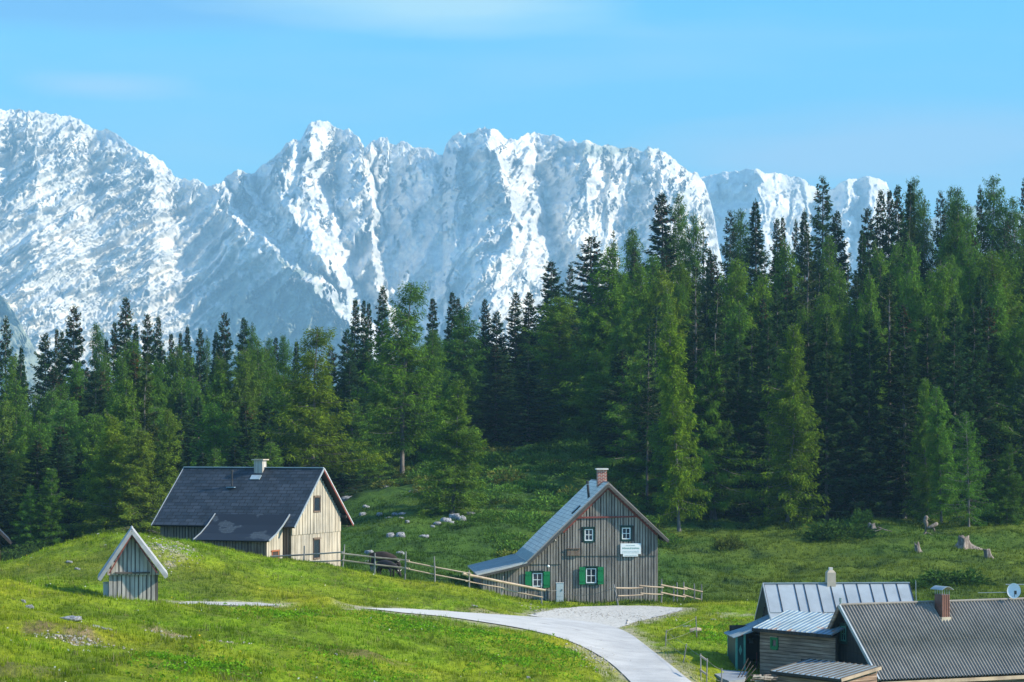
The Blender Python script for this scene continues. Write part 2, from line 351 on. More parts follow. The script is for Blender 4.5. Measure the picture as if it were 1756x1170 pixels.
def bil(a, D):
    x = np.clip((a + 400) / 10.0, 0, len(GX) - 1.001); y = np.clip(D - 45.0, 0, len(GD) - 1.001)
    i, j = x.astype(int), y.astype(int); u, v = x - i, y - j
    return (ZG[i, j] * (1 - u) + ZG[i + 1, j] * u) * (1 - v) + (ZG[i, j + 1] * (1 - u) + ZG[i + 1, j + 1] * u) * v
def poly_px(D_of_py, pts): return pts
# road and gravel outlines (photo columns/rows laid on the ground by the terrain below)
ROAD_L = [(250, 1037.5), (310, 1038.5), (400, 1040), (480, 1041.5), (550, 1043.5), (620, 1047), (690, 1052), (760, 1058), (850, 1071), (920, 1084), (980, 1101), (1030, 1126), (1060, 1149), (1085, 1175), (1110, 1205)]
ROAD_R = [(250, 1031.5), (310, 1032.5), (400, 1034), (480, 1036), (550, 1038.5), (620, 1041.5), (690, 1045), (760, 1049), (850, 1055), (930, 1060), (1000, 1066), (1062, 1076), (1110, 1109), (1190, 1177), (1240, 1215)]
GRAVEL = [(905, 1056), (950, 1046), (1000, 1041), (1060, 1039.5), (1120, 1040.5), (1168, 1043.5), (1172, 1047), (1130, 1058), (1090, 1068), (1062, 1078), (1000, 1073), (950, 1063)]
def base_z(X, D):
    a = X / D * F + CX
    return bil(a, D)
def hit(px, py, d0=50.0, d1=455.0):
    """nearest ground point seen at photo pixel (px, py)"""
    Ds = np.arange(d0, d1, 0.25); z = bil(np.full_like(Ds, px), Ds); yy = HY - z / Ds * F
    k = np.argmax(yy <= py)
    if yy[k] > py: k = len(Ds) - 1
    D = Ds[k]; return Vector(((px - CX) / F * D, D, z[k]))
def path_pts(L, n):
    s = np.linspace(0, 1, len(L)); q = np.linspace(0, 1, n); a = np.array(L, float)
    return np.stack([np.interp(q, s, a[:, 0]), np.interp(q, s, a[:, 1])], 1)
rl = np.array([hit(x, y, 90)[:2] for x, y in path_pts(ROAD_L, 90)]); rr_ = np.array([hit(x, y, 90)[:2] for x, y in path_pts(ROAD_R, 90)])
def smooth(a, k=5):
    p = np.pad(a, ((k, k), (0, 0)), mode='edge'); return np.stack([np.convolve(p[:, i], np.ones(2 * k + 1) / (2 * k + 1), 'valid') for i in range(2)], 1)
rl, rr_ = smooth(rl, 3), smooth(rr_, 3)
gr = np.array([hit(x, y, 90)[:2] for x, y in path_pts(GRAVEL + GRAVEL[:1], 80)])
def inside(X, Y, poly):
    c = np.zeros(X.shape, bool); n = len(poly)
    for i in range(n):
        x0, y0 = poly[i]; x1, y1 = poly[(i + 1) % n]
        cond = ((y0 > Y) != (y1 > Y)) & (X < (x1 - x0) * (Y - y0) / (y1 - y0 + 1e-12) + x0); c ^= cond
    return c
def dist_poly(X, Y, poly, closed=True):
    d = np.full(X.shape, 1e9); n = len(poly)
    for i in range(n if closed else n - 1):
        x0, y0 = poly[i]; x1, y1 = poly[(i + 1) % n]; dx, dy = x1 - x0, y1 - y0; l = dx * dx + dy * dy + 1e-12
        t = np.clip(((X - x0) * dx + (Y - y0) * dy) / l, 0, 1); d = np.minimum(d, np.hypot(X - x0 - t * dx, Y - y0 - t * dy))
    return d
_c = (rl[:, 0] + rr_[:, 0]) / (rl[:, 1] + rr_[:, 1]) * F + CX; _k = _c > 606; _k1 = (_c > 303) & (_c < 480); road_poly = np.concatenate([rl[_k], rr_[_k][::-1]]); track_poly = np.concatenate([rl[_k1], rr_[_k1][::-1]])
def road_mask(X, Y):
    """0 on road/gravel, rising to 1 over 2 m"""
    sh = X.shape; X = X.ravel(); Y = Y.ravel(); m = np.ones(len(X))
    k = (Y > 95) & (Y < 165) & (X > -30) & (X < 20)
    if k.any():
        d = np.full(k.sum(), 9.0); xs, ys = X[k], Y[k]
        for pl in (road_poly, track_poly, gr[::2]):
            dd = dist_poly(xs, ys, pl); dd[inside(xs, ys, pl)] = 0; d = np.minimum(d, dd)
        m[k] = np.clip(d / 1.6, 0, 1)
    return m.reshape(sh)
def rough_z(X, D):
    """hummocks added to the smooth ground"""
    far = np.clip((D - 168) / 20, 0, 1)
    n = fbm(X / 9, D / 9, 3, 3) * 0.55 + fbm(X / 2.6, D / 3.6, 3, 9) * 0.26 + fbm(X / 0.8, D / 1.1, 2, 19) * 0.05
    near = fbm(X / 4.5, D / 3.2, 3, 88) * .42 * np.clip((150 - D) / 10, 0, 1)
    return n * (0.65 + 0.8 * far) + near
def gz(X, Y):
    X = np.atleast_1d(np.asarray(X, float)); Y = np.atleast_1d(np.asarray(Y, float))
    return base_z(X, Y) + rough_z(X, Y) * road_mask(X, Y)
def gz1(x, y): return float(gz(x, y)[0])
def on(px, py, **k):
    h = hit(px, py, **k); return Vector((h.x, h.y, gz1(h.x, h.y)))

aa = np.arange(-700, 2460, 5.0)
DD = np.concatenate([np.arange(30, 96, 0.7), np.arange(96, 168, 0.4), np.arange(168, 262, 0.8), np.arange(262, 460, 3.0), np.geomspace(462, 6800, 40)])
A, Dg = np.meshgrid(aa, DD, indexing='ij')
X = (A - CX) / F * Dg
Zb = bil(A, Dg)
Z = Zb + rough_z(X, Dg) * road_mask(X, Dg)
far = Dg > 455
fall = np.clip((Dg - 455) / 500, 0, 1); Z = np.where(far, Zb * (1 - fall) - 180 * fall - 0.01 * np.clip(Dg - 955, 0, 9999), Z)
# colour zones (dry olive, fresh green, deep far-slope green with shade painted in, bare earth)
py_ = HY - Zb / Dg * F
n1 = fbm(X / 14, Dg / 14, 4, 31); n2 = fbm(X / 3.0, Dg / 4.5, 4, 77); n3 = fbm(X / 0.9, Dg / 1.6, 3, 55)
C = np.zeros(X.shape + (3,))
fresh = np.array([0.165, 0.26, 0.010]); olive = np.array([0.245, 0.265, 0.014]); deep = np.array([0.085, 0.145, 0.006]); dull = np.array([0.12, 0.12, 0.03])
w = np.clip(0.5 + 1.3 * n1 + 0.7 * n2, 0, 1)[..., None]; C = fresh * (1 - w) + olive * w
w = np.clip(0.22 + 1.8 * n2 - 0.8 * n1 + 0.8 * n3 + .5 * np.clip((98 - Dg) / 30, 0, 1), 0, 1)[..., None]; C = C * (1 - w * 0.85) + deep * w * 0.85
w = np.clip(n3 * 1.6 - 0.25 - n1, 0, 1)[..., None] * 0.5; C = C * (1 - w) + dull * w
slope = np.array([0.050, 0.105, 0.014]); slope2 = np.array([0.092, 0.135, 0.014]); slope3 = np.array([0.02, 0.045, 0.011])
S = slope + (slope2 - slope) * np.clip(0.4 + n1 * 1.6 + (A - 1200) / 900, 0, 1)[..., None]
w = np.clip(n2 * 1.8 + n3 * 0.6, 0, 1)[..., None]; S = S * (1 - w) + slope3 * w
wf = np.clip((Dg - np.interp(A, [0, 550, 900, 1100, 1800], [154, 158, 160, 160, 159])) / 4, 0, 1)[..., None]; C = C * (1 - wf) + S * wf  # far slope: its own pasture green, darkened further to stand in for shade
mf = np.clip(1 - np.abs(Dg - 134) / 9, 0, 1) * np.clip((470 - A) / 90, 0, 1); mf = np.clip(mf * 1.4 + n2 * mf, 0, 1)[..., None] * .6; C = C * (1 - mf) + np.array([.095, .125, .018]) * mf
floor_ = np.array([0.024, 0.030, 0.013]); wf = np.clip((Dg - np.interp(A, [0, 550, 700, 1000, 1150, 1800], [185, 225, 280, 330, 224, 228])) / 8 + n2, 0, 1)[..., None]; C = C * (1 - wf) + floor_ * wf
def patch(cx, cy, rx, ry, colr, thr=0.0, amt=1.0):
    """bare, stony ground where the photo shows it"""
    global C
    h = hit(cx, cy); sx = rx / F * h.y; 
    e = ((X - h.x) / sx) ** 2 + ((Dg - h.y) / ry) ** 2
    w = np.clip((1.1 - e) * 1.5 + n3 * 2.2 + n2 - thr, 0, 1)[..., None] * (e < 2)[..., None] * amt; C = C * (1 - w) + np.array(colr) * w
patch(292, 946, 48, 5.5, (0.34, 0.30, 0.20), 0.75, 0.9); patch(120, 1092, 85, 2.2, (0.24, 0.17, 0.11), 0.55, 0.8); patch(345, 1103, 90, 1.3, (0.26, 0.20, 0.13), 0.1, 0.95); patch(60, 1075, 60, 2.0, (.16, .12, .06), .5, .8); patch(640, 1125, 90, 3.0, (.16, .13, .05), .5, .7); patch(330, 1160, 120, 3.0, (.07, .08, .02), .3, .8); patch(40, 1150, 90, 4.0, (.10, .10, .04), .4, .8)
patch(1250, 1056, 60, 1.6, (0.30, 0.30, 0.20), 0.5, 0.7); patch(860, 1056, 90, 1.6, (0.26, 0.23, 0.10), 0.6, 0.7)
edge = 1 - road_mask(X, Dg); w = np.clip(edge * 1.3 - 0.25 + n3 * 0.9, 0, 1)[..., None] * (edge > 0)[..., None] * 0.8; C = C * (1 - w) + np.array([0.36, 0.33, 0.24]) * w
V = np.stack([X, Dg, Z], -1).reshape(-1, 3); ni, nj = X.shape
ii, jj = np.meshgrid(np.arange(ni - 1), np.arange(nj - 1), indexing='ij'); q = (ii * nj + jj).ravel()
Fq = np.stack([q, q + nj, q + nj + 1, q + 1], 1)
m, t, b = newmat('meadow_ground', 0.95, 0.1)
at = N(t, 'ShaderNodeAttribute', attribute_name='tint'); na = noise(t, coords(t, 'Object', (1, 0.7, 1)), 3.5, 8, 0.72); nb = noise(t, coords(t, 'Object', (1, 1, 1)), 0.7, 4)
ra = ramp(t, [(0.30, (0.45, 0.5, 0.5)), (0.5, (1, 1, 1)), (0.70, (1.45, 1.35, 1.2))], na)
t.links.new(mixc(t, 1.0, at.outputs['Color'], ra.outputs[0], 'MULTIPLY'), b.inputs['Base Color']); bump(t, b, na, 1.0, 0.25); M['ground'] = m
g = mesh_np('ground', V, Fq, M['ground'], colors=np.clip(C, 0, 1).reshape(-1, 3), smooth=True); tag(g, kind='structure')

# road and gravel
def strip(name, L, Rr, mat, lift, across=14):
    n = len(L); s = np.linspace(0, 1, across)
    pts = L[:, None, :] * (1 - s)[None, :, None] + Rr[:, None, :] * s[None, :, None]
    z = base_z(pts[..., 0], pts[..., 1]) + lift
    V = np.concatenate([pts, z[..., None]], -1).reshape(-1, 3); ii, jj = np.meshgrid(np.arange(n - 1), np.arange(across - 1), indexing='ij'); q = (ii * across + jj).ravel()
    return mesh_np(name, V, np.stack([q, q + 1, q + across + 1, q + across], 1), mat, smooth=True)
m, t, b = newmat('asphalt_road', 0.9, 0.2); na = noise(t, coords(t), 0.6, 6, 0.6); nb = noise(t, coords(t), 14, 4, 0.7)
ra = ramp(t, [(0.35, (0.33, 0.33, 0.325)), (0.65, (0.43, 0.43, 0.42))], na); rb = ramp(t, [(0.3, (0.85,) * 3), (0.7, (1.1,) * 3)], nb)
gx_ = N(t, 'ShaderNodeSeparateXYZ'); t.links.new(coords(t), gx_.inputs[0]); mr = N(t, 'ShaderNodeMapRange'); mr.inputs[1].default_value = 3.0; mr.inputs[2].default_value = -8.0; t.links.new(gx_.outputs[0], mr.inputs[0]); nc = noise(t, coords(t, 'Object', (1, 0.8, 1)), 0.45, 3); rc = ramp(t, [(0.68, (1, 1, 1)), (0.73, (0.62, 0.6, 0.58))], nc)
x_ = mixc(t, 1.0, ra.outputs[0], rb.outputs[0], 'MULTIPLY'); y_ = mixc(t, 1.0, x_, rc.outputs[0], 'MULTIPLY'); t.links.new(mixc(t, mr.outputs[0], y_, (0.46, 0.455, 0.43)), b.inputs['Base Color']); bump(t, b, nb, .4, .02); M['road'] = m
m, t, b = newmat('pale_gravel', 0.95, 0.1); na = noise(t, coords(t), 5, 8, 0.8)
ra = ramp(t, [(0.35, (0.22, 0.21, 0.19)), (0.5, (0.42, 0.41, 0.38)), (0.7, (0.56, 0.55, 0.52))], na); t.links.new(ra.outputs[0], b.inputs['Base Color']); bump(t, b, na, 1.0, 0.06); M['gravel'] = m
fine = lambda a, n: np.stack([np.interp(np.linspace(0, 1, n), np.linspace(0, 1, len(a)), a[:, i]) for i in range(2)], 1)
fl, fr_ = fine(rl, 260), fine(rr_, 260); pcol = (fl[:, 0] + fr_[:, 0]) / (fl[:, 1] + fr_[:, 1]) * F + CX
def taper(l, r, e0, e1):
    """narrow both ends of a track so that it runs out in the grass"""
    n = len(l); s = np.linspace(0, 1, n); w = np.clip(s / e0, .05, 1) * np.clip((1 - s) / e1, .05, 1) if e1 else np.clip(s / e0, .05, 1); c = (l + r) / 2; w = w[:, None]
    return c + (l - c) * w, c + (r - c) * w
k1 = (pcol > 303) & (pcol < 486); tag(strip('gravel_track', *taper(fl[k1], fr_[k1], .10, .25), M['gravel'], 0.045), kind='structure')
k2 = pcol > 612; k3 = (pcol > 612) & (pcol < 900); tag(strip('road', *taper(fl[k2], fr_[k2], .12, 0), M['road'], 0.045), kind='structure')
# gravel: fan between matching halves of the outline, edge made ragged
gg = fine(gr, 200); gg = gg + 0.22 * np.stack([fbm(gg[:, 0] * 1.5, gg[:, 1] * 1.5, 3, 5), fbm(gg[:, 0] * 1.5, gg[:, 1] * 1.5, 3, 8)], 1)
h_ = 100; tag(strip('gravel_forecourt', gg[:h_], gg[h_:][::-1], M['gravel'], 0.03, 40), kind='structure')

# ================================================================ MOUNTAINS
def linetab(py, L):  # polyline in (py -> x, off)
    L = sorted(L); return np.interp(py, [l[0] for l in L], [l[1] for l in L]), np.interp(py, [l[0] for l in L], [l[2] for l in L])
RIDGE = [(-700, 330), (-420, 250), (-200, 205), (0, 187), (60, 191), (100, 197), (128, 201), (150, 214), (165, 224), (185, 222), (205, 233), (220, 246), (240, 258), (262, 267), (280, 277), (292, 290), (298, 303), (312, 308), (330, 305), (345, 314), (362, 320), (375, 315), (385, 305), (398, 298), (409, 289), (420, 297), (432, 298), (450, 285), (465, 272), (478, 262), (492, 247), (503, 238), (515, 240), (525, 222), (534, 209), (545, 207), (560, 209), (572, 214), (580, 219), (588, 224), (600, 222), (610, 231), (618, 240), (625, 252), (633, 250), (640, 239), (652, 236), (664, 236), (668, 248), (680, 246), (692, 243), (704, 249), (716, 254), (735, 254), (748, 260), (759, 266), (765, 250), (775, 235), (787, 226), (797, 232), (808, 228), (822, 221), (832, 219), (845, 221), (858, 228), (872, 237), (886, 241), (900, 231), (915, 228), (935, 229), (955, 235), (975, 241), (992, 243), (1010, 243), (1030, 248), (1055, 252), (1080, 254), (1100, 257), (1112, 254), (1130, 255), (1145, 265), (1160, 278), (1180, 292), (1195, 298), (1208, 312), (1216, 335), (1224, 370), (1232, 420), (1250, 500), (1300, 600), (1400, 700), (1700, 760)]
SPURS = [  # (photo row, column, depth offset in metres; negative comes towards the camera)
 [(200, -700, 0), (600, -700, 0)],
 [(200, -260, -40), (600, -240, -40)],
 [(190, -40, -40), (350, -60, -50), (600, -120, -60)],
 [(190, 20, 5), (300, 20, 25), (420, -20, 10), (600, -60, 0)],
 [(190, 45, -5), (300, 55, -5), (450, 70, -15), (600, 60, -30)],
 [(200, 155, 35), (300, 157, 35), (400, 160, 30), (500, 172, 20), (600, 185, 25)],
 [(200, 185, 10), (250, 245, -40), (330, 262, -40), (450, 262, -15), (600, 240, 5)],
 [(270, 292, -15), (380, 300, 5), (450, 312, 25), (600, 330, 25)],
 [(300, 366, -75), (370, 400, -80), (430, 455, -85), (500, 520, -85), (570, 592, -85), (700, 720, -85)],
 [(300, 374, 30), (370, 412, 20), (430, 470, 0), (500, 538, -20), (570, 612, -40), (700, 740, -40)],
 [(285, 405, -35), (340, 425, -25), (430, 500, -15), (500, 552, -20), (600, 650, -40)],
 [(290, 434, 38), (340, 438, 30), (430, 505, -15), (600, 655, -40)],
 [(230, 503, -45), (290, 486, -62), (350, 470, -62), (430, 508, -60), (500, 560, -40), (600, 660, -30)],
 [(212, 575, 48), (300, 566, 50), (400, 585, 50), (480, 600, 25), (600, 670, 0)],
 [(240, 624, -28), (300, 633, -38), (400, 641, -42), (480, 640, -40), (600, 680, -10)],
 [(240, 633, 70), (300, 645, 105), (400, 653, 100), (480, 660, 60), (600, 690, 40)],
 [(240, 745, 25), (350, 745, 18), (450, 740, 15), (600, 730, 10)],
 [(235, 790, -35), (300, 785, -25), (450, 775, -30), (600, 760, -30)],
 [(235, 803, -10), (300, 800, -15), (450, 785, -25), (600, 770, -25)],
 [(215, 834, -95), (280, 846, -115), (350, 866, -120), (420, 885, -100), (500, 850, -90), (600, 820, -90)],
 [(230, 888, -25), (300, 905, -15), (380, 918, 20), (450, 925, -10), (600, 900, -30)],
 [(230, 918, 45), (300, 922, 60), (390, 936, 80), (450, 960, 40), (600, 960, 10)],
 [(240, 1003, -45), (320, 1003, -55), (400, 968, -25), (450, 990, -30), (600, 1000, -50)],
 [(250, 1085, 15), (300, 1080, 25), (450, 1080, 25), (600, 1080, 10)],
 [(255, 1112, -20), (350, 1120, -20), (450, 1130, -30), (600, 1150, -40)],
 [(300, 1215, 70), (600, 1225, 60)],
 [(300, 1700, 300), (600, 1700, 300)],
]
def rmf(x, y, o, seed, lac=2.03, gain=2.1, H=.9):
    """ridged multifractal: sharp crests, smooth gully floors"""
    w = np.ones_like(x); r = 0; t_ = 0
    for i in range(o):
        s = 1 - np.abs(perlin(x * lac ** i + 7.3 * i, y * lac ** i - 3.1 * i, seed + 13 * i)) * 1.35; s = np.clip(s, 0, 1) ** 2
        a = lac ** (-H * i); r = r + s * w * a; t_ += a; w = np.clip(s * w * gain, 0, 1)
    return r / t_
def facets(x, y, scales, amp, seed, stretch=1.7):
    """sum of flat triangular facets at several sizes (metres)"""
    r = 0
    for n, L in enumerate(scales):
        a = x / L; b_ = y / (L * stretch); s = (a + b_) * .366; a = a + s; b_ = b_ + s; i, j = np.floor(a), np.floor(b_); u, v = a - i, b_ - j
        h = lambda p, q: _hash(p, q, seed + 31 * n) / np.pi - 1
        h0, h1 = h(i, j), h(i + 1, j + 1); up = u > v; hm = np.where(up, h(i + 1, j), h(i, j + 1))
        r = r + amp * L * np.where(up, h0 + (hm - h0) * u + (h1 - hm) * v, h0 + (hm - h0) * v + (h1 - hm) * u)
    return r
def alps(name, ridge, spurs, x0, x1, step, Yr, depth, seed, strata, amp=1.0, ny=430, snow=(), goff=1.9, green=0.0):
    px = np.arange(x0, x1, step); rp = np.interp(px, [r[0] for r in ridge], [r[1] for r in ridge])
    tt = np.concatenate([np.linspace(-.42, -.03, 22), np.linspace(0, 1.05, ny), np.linspace(1.1, 1.9, 12)])
    PX, S0 = np.meshgrid(px, tt, indexing='ij')
    rowsy = np.arange(150, 1300, 4.0); tabx = []; tabo = []
    for L in spurs:
        a, o = linetab(rowsy, L); tabx.append(a); tabo.append(o)
    tabx = np.maximum.accumulate(np.array(tabx), 0); tabo = np.array(tabo)
    gx = np.arange(x0 - 60, x1 + 60, 3.0); G = np.array([np.interp(gx, tabx[:, k], tabo[:, k]) for k in range(len(rowsy))]); G = blur(blur(G, 1, 1), 2, 0)
    PYs = rp[:, None] + (640 - rp[:, None]) * np.clip(S0, 0, 1.5)
    wx = PX + fbm(PX / 40, PYs / 40, 4, seed + 5) * 22
    fx = np.clip((wx - gx[0]) / 3, 0, len(gx) - 1.01); fy = np.clip((PYs - 150) / 4, 0, len(rowsy) - 1.01); i, j = fx.astype(int), fy.astype(int); u, w = fx - i, fy - j
    off = ((G[j, i] * (1 - u) + G[j, i + 1] * u) * (1 - w) + (G[j + 1, i] * (1 - u) + G[j + 1, i + 1] * u) * w) * goff
    Y = Yr - S0 * depth + off; X = (PX - CX) / F * Y
    H = (HY - rp)[:, None] / F * Yr
    env = np.where(S0 >= 0, H * np.clip(1 - .80 * np.abs(S0) ** 1.0, -.3, 1), H * (1 + S0 * 1.7))
    ws = np.interp(PX, [x for x, _ in strata], [w_ for _, w_ in strata])
    wxx = X + fbm(X / 110, env / 110, 4, seed + 40) * 40; wzz = env + fbm(X / 120, env / 120, 4, seed + 41) * 34
    gr_ = np.gradient(off, axis=0) / step; wl = 1 / (1 + np.exp(np.clip(gr_ * 4, -20, 20)))
    sh = (wl - .5) * 1.1 * (1 - ws) + 1.35 * ws                 # gullies lean with the face they cut
    g_ = rmf((wxx - 0 + sh * -(wzz - 500)) / 120, wzz / 520, 6, seed + 11)
    g2 = rmf(wxx / 75, wzz / 95, 6, seed + 17)
    bxx = X + fbm(X / 200, env / 200, 3, seed + 44) * 30; bed = rmf((env - .9 * bxx) / 56, (bxx + .9 * env) / 560, 4, seed + 23)
    fade = np.clip(np.abs(S0) * 7 + .12, 0, 1)
    lx = wxx + sh * -(wzz - 500) * .8
    fc = facets(lx, wzz, (230, 105, 52, 27, 14), .27, seed + 60, 2.5)
    wall = np.clip(1.15 - np.hypot((PX - 725) / 95, (PYs - 350) / 170) ** 2, 0, 1) + np.clip(1.1 - np.hypot((PX - 965) / 42, (PYs - 345) / 55) ** 2, 0, 1)
    D = (fc * 1.0 * amp * (1 - .5 * ws) + (g_ - .45) * -105 * amp) * (1 - .5 * np.clip(wall, 0, 1)) + (bed - .4) * -105 * ws
    Y = Y + D * fade; X = (PX - CX) / F * Y
    Z = env + fbm(PX / 9, S0 * 30, 4, seed + 30) * 9
    jag = fbm(px / 20, px * 0 + .3, 5, seed, 0.62, True); jag -= np.convolve(np.pad(jag, 20, mode='edge'), np.ones(41) / 41, 'valid')
    el = (Z / Y).max(1); want = (HY - rp + jag * 9) / F; k_ = want / el
    k_ = np.convolve(np.pad(k_, 2, mode='edge'), np.ones(5) / 5, 'valid')
    Z = Z * (1 + (k_[:, None] - 1) * np.clip(1.25 - np.abs(S0) * 2.4, 0.15, 1))
    PY = HY - Z / Y * F
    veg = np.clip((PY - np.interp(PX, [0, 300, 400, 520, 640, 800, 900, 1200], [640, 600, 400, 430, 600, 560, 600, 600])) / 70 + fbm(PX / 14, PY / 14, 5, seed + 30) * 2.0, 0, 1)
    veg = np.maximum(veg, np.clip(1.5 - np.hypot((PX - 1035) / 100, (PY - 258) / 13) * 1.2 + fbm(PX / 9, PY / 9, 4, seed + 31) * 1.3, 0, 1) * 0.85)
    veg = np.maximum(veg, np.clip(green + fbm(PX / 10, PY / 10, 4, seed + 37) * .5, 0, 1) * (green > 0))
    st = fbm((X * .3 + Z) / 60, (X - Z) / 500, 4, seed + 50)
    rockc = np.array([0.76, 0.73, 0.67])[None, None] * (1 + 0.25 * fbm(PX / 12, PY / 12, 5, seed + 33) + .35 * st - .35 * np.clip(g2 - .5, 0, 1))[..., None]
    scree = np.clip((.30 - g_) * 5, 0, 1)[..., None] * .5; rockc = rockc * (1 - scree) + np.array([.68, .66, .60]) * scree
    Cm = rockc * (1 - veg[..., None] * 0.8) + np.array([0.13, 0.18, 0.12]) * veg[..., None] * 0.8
    for (sx, sy, rx, ry) in snow:
        e = np.clip(1.8 * (1 - np.hypot((PX - sx) / rx, (PY - sy) / ry)) + fbm(PX / 8, PY / 8, 3, 3) * .8, 0, 1)[..., None]; Cm = Cm * (1 - e) + np.array([0.84, 0.85, 0.86]) * e
    Vm = np.stack([X, Y, Z], -1); ni, nj = Vm.shape[:2]; ii, jj = np.meshgrid(np.arange(ni - 1), np.arange(nj - 1), indexing='ij'); q = (ii * nj + jj).ravel()
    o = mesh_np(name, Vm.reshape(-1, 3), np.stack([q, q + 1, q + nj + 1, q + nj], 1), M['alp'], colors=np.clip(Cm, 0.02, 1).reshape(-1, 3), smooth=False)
    tag(o, kind='structure'); return o
m, t, b = newmat('limestone_cliffs', 0.95, 0.05); at = N(t, 'ShaderNodeAttribute', attribute_name='tint'); na = noise(t, coords(t, 'Object', (1, .6, .45)), 0.05, 8, 0.75)
bump(t, b, na, 1.0, 6.0); nc_ = noise(t, coords(t, 'Object', (-.012, .004, .022)), 1.0, 6, 0.7)
ra = ramp(t, [(0.32, (0.74, .76, .80)), (0.5, (1, 1, 1)), (0.66, (1.3, 1.27, 1.2))], na); rc_ = ramp(t, [(0.36, (0.74, 0.76, 0.77)), (0.5, (1, 1, 1)), (0.66, (1.25, 1.2, 1.1))], nc_)
t.links.new(mixc(t, 1.0, mixc(t, 1.0, at.outputs['Color'], ra.outputs[0], 'MULTIPLY'), rc_.outputs[0], 'MULTIPLY'), b.inputs['Base Color']); M['alp'] = m
alps('mountain_range', RIDGE, SPURS, -420, 1330, 1.3, 7000, 900, 1, [(-700, 0.8), (0, 0.85), (330, 0.8), (430, 0.3), (650, 0.1), (760, 0.2), (850, 0.55), (1200, 0.3)],
       snow=((600, 258, 12, 6), (578, 352, 22, 5), (668, 272, 7, 6), (635, 330, 6, 14), (525, 405, 16, 12)))
RIDGE2 = [(1000, 420), (1150, 330), (1205, 303), (1240, 296), (1262, 293), (1285, 291), (1300, 290), (1320, 297), (1350, 300), (1370, 305), (1390, 316), (1405, 328), (1420, 325), (1435, 318), (1450, 310), (1468, 305), (1490, 303), (1508, 306), (1520, 315), (1530, 335), (1545, 375), (1580, 430), (1700, 520)]
SPUR2 = [[(250, 900, 0), (600, 900, 0)], [(290, 1215, 60), (600, 1200, 60)], [(290, 1297, -60), (380, 1310, -70), (450, 1300, -80), (600, 1300, -80)], [(300, 1345, 0), (350, 1355, 20), (600, 1350, 20)],
         [(300, 1385, 20), (600, 1390, 20)], [(310, 1405, 70), (600, 1400, 70)], [(305, 1455, -20), (600, 1440, -40)], [(305, 1475, 30), (380, 1465, 30), (600, 1460, 20)], [(305, 1488, -20), (380, 1490, -30), (600, 1490, -30)], [(310, 1530, 60), (600, 1540, 60)], [(310, 2000, 60), (600, 2000, 60)]]
alps('mountain_range', RIDGE2, SPUR2, 1000, 1700, 1.8, 8600, 800, 4, [(900, 0.5), (1700, 0.2)], 0.9, 220)
RIDGE3 = [(1400, 440), (1540, 392), (1600, 372), (1660, 352), (1720, 362), (1800, 372), (2100, 360), (2500, 440)]
alps('hills', RIDGE3, [[(250, 1300, 0), (600, 1300, 0)], [(250, 1600, -60), (600, 1600, -60)], [(250, 2600, 60), (600, 2600, 60)]], 1400, 2500, 6, 8900, 600, 9, [(900, 0.2), (2700, 0.2)], 0.6, 80, green=.9)
RIDGE4 = [(-500, 430), (-150, 470), (0, 505), (30, 545), (60, 600), (90, 650), (200, 740)]
alps('hills', RIDGE4, [[(250, -600, 0), (600, -600, 0)], [(500, -30, 60), (600, -30, 60)], [(250, 300, -200), (600, 300, -200)]], -500, 240, 3, 4600, 400, 7, [(-600, 0.2), (300, 0.2)], 0.5, 90, green=1.1)

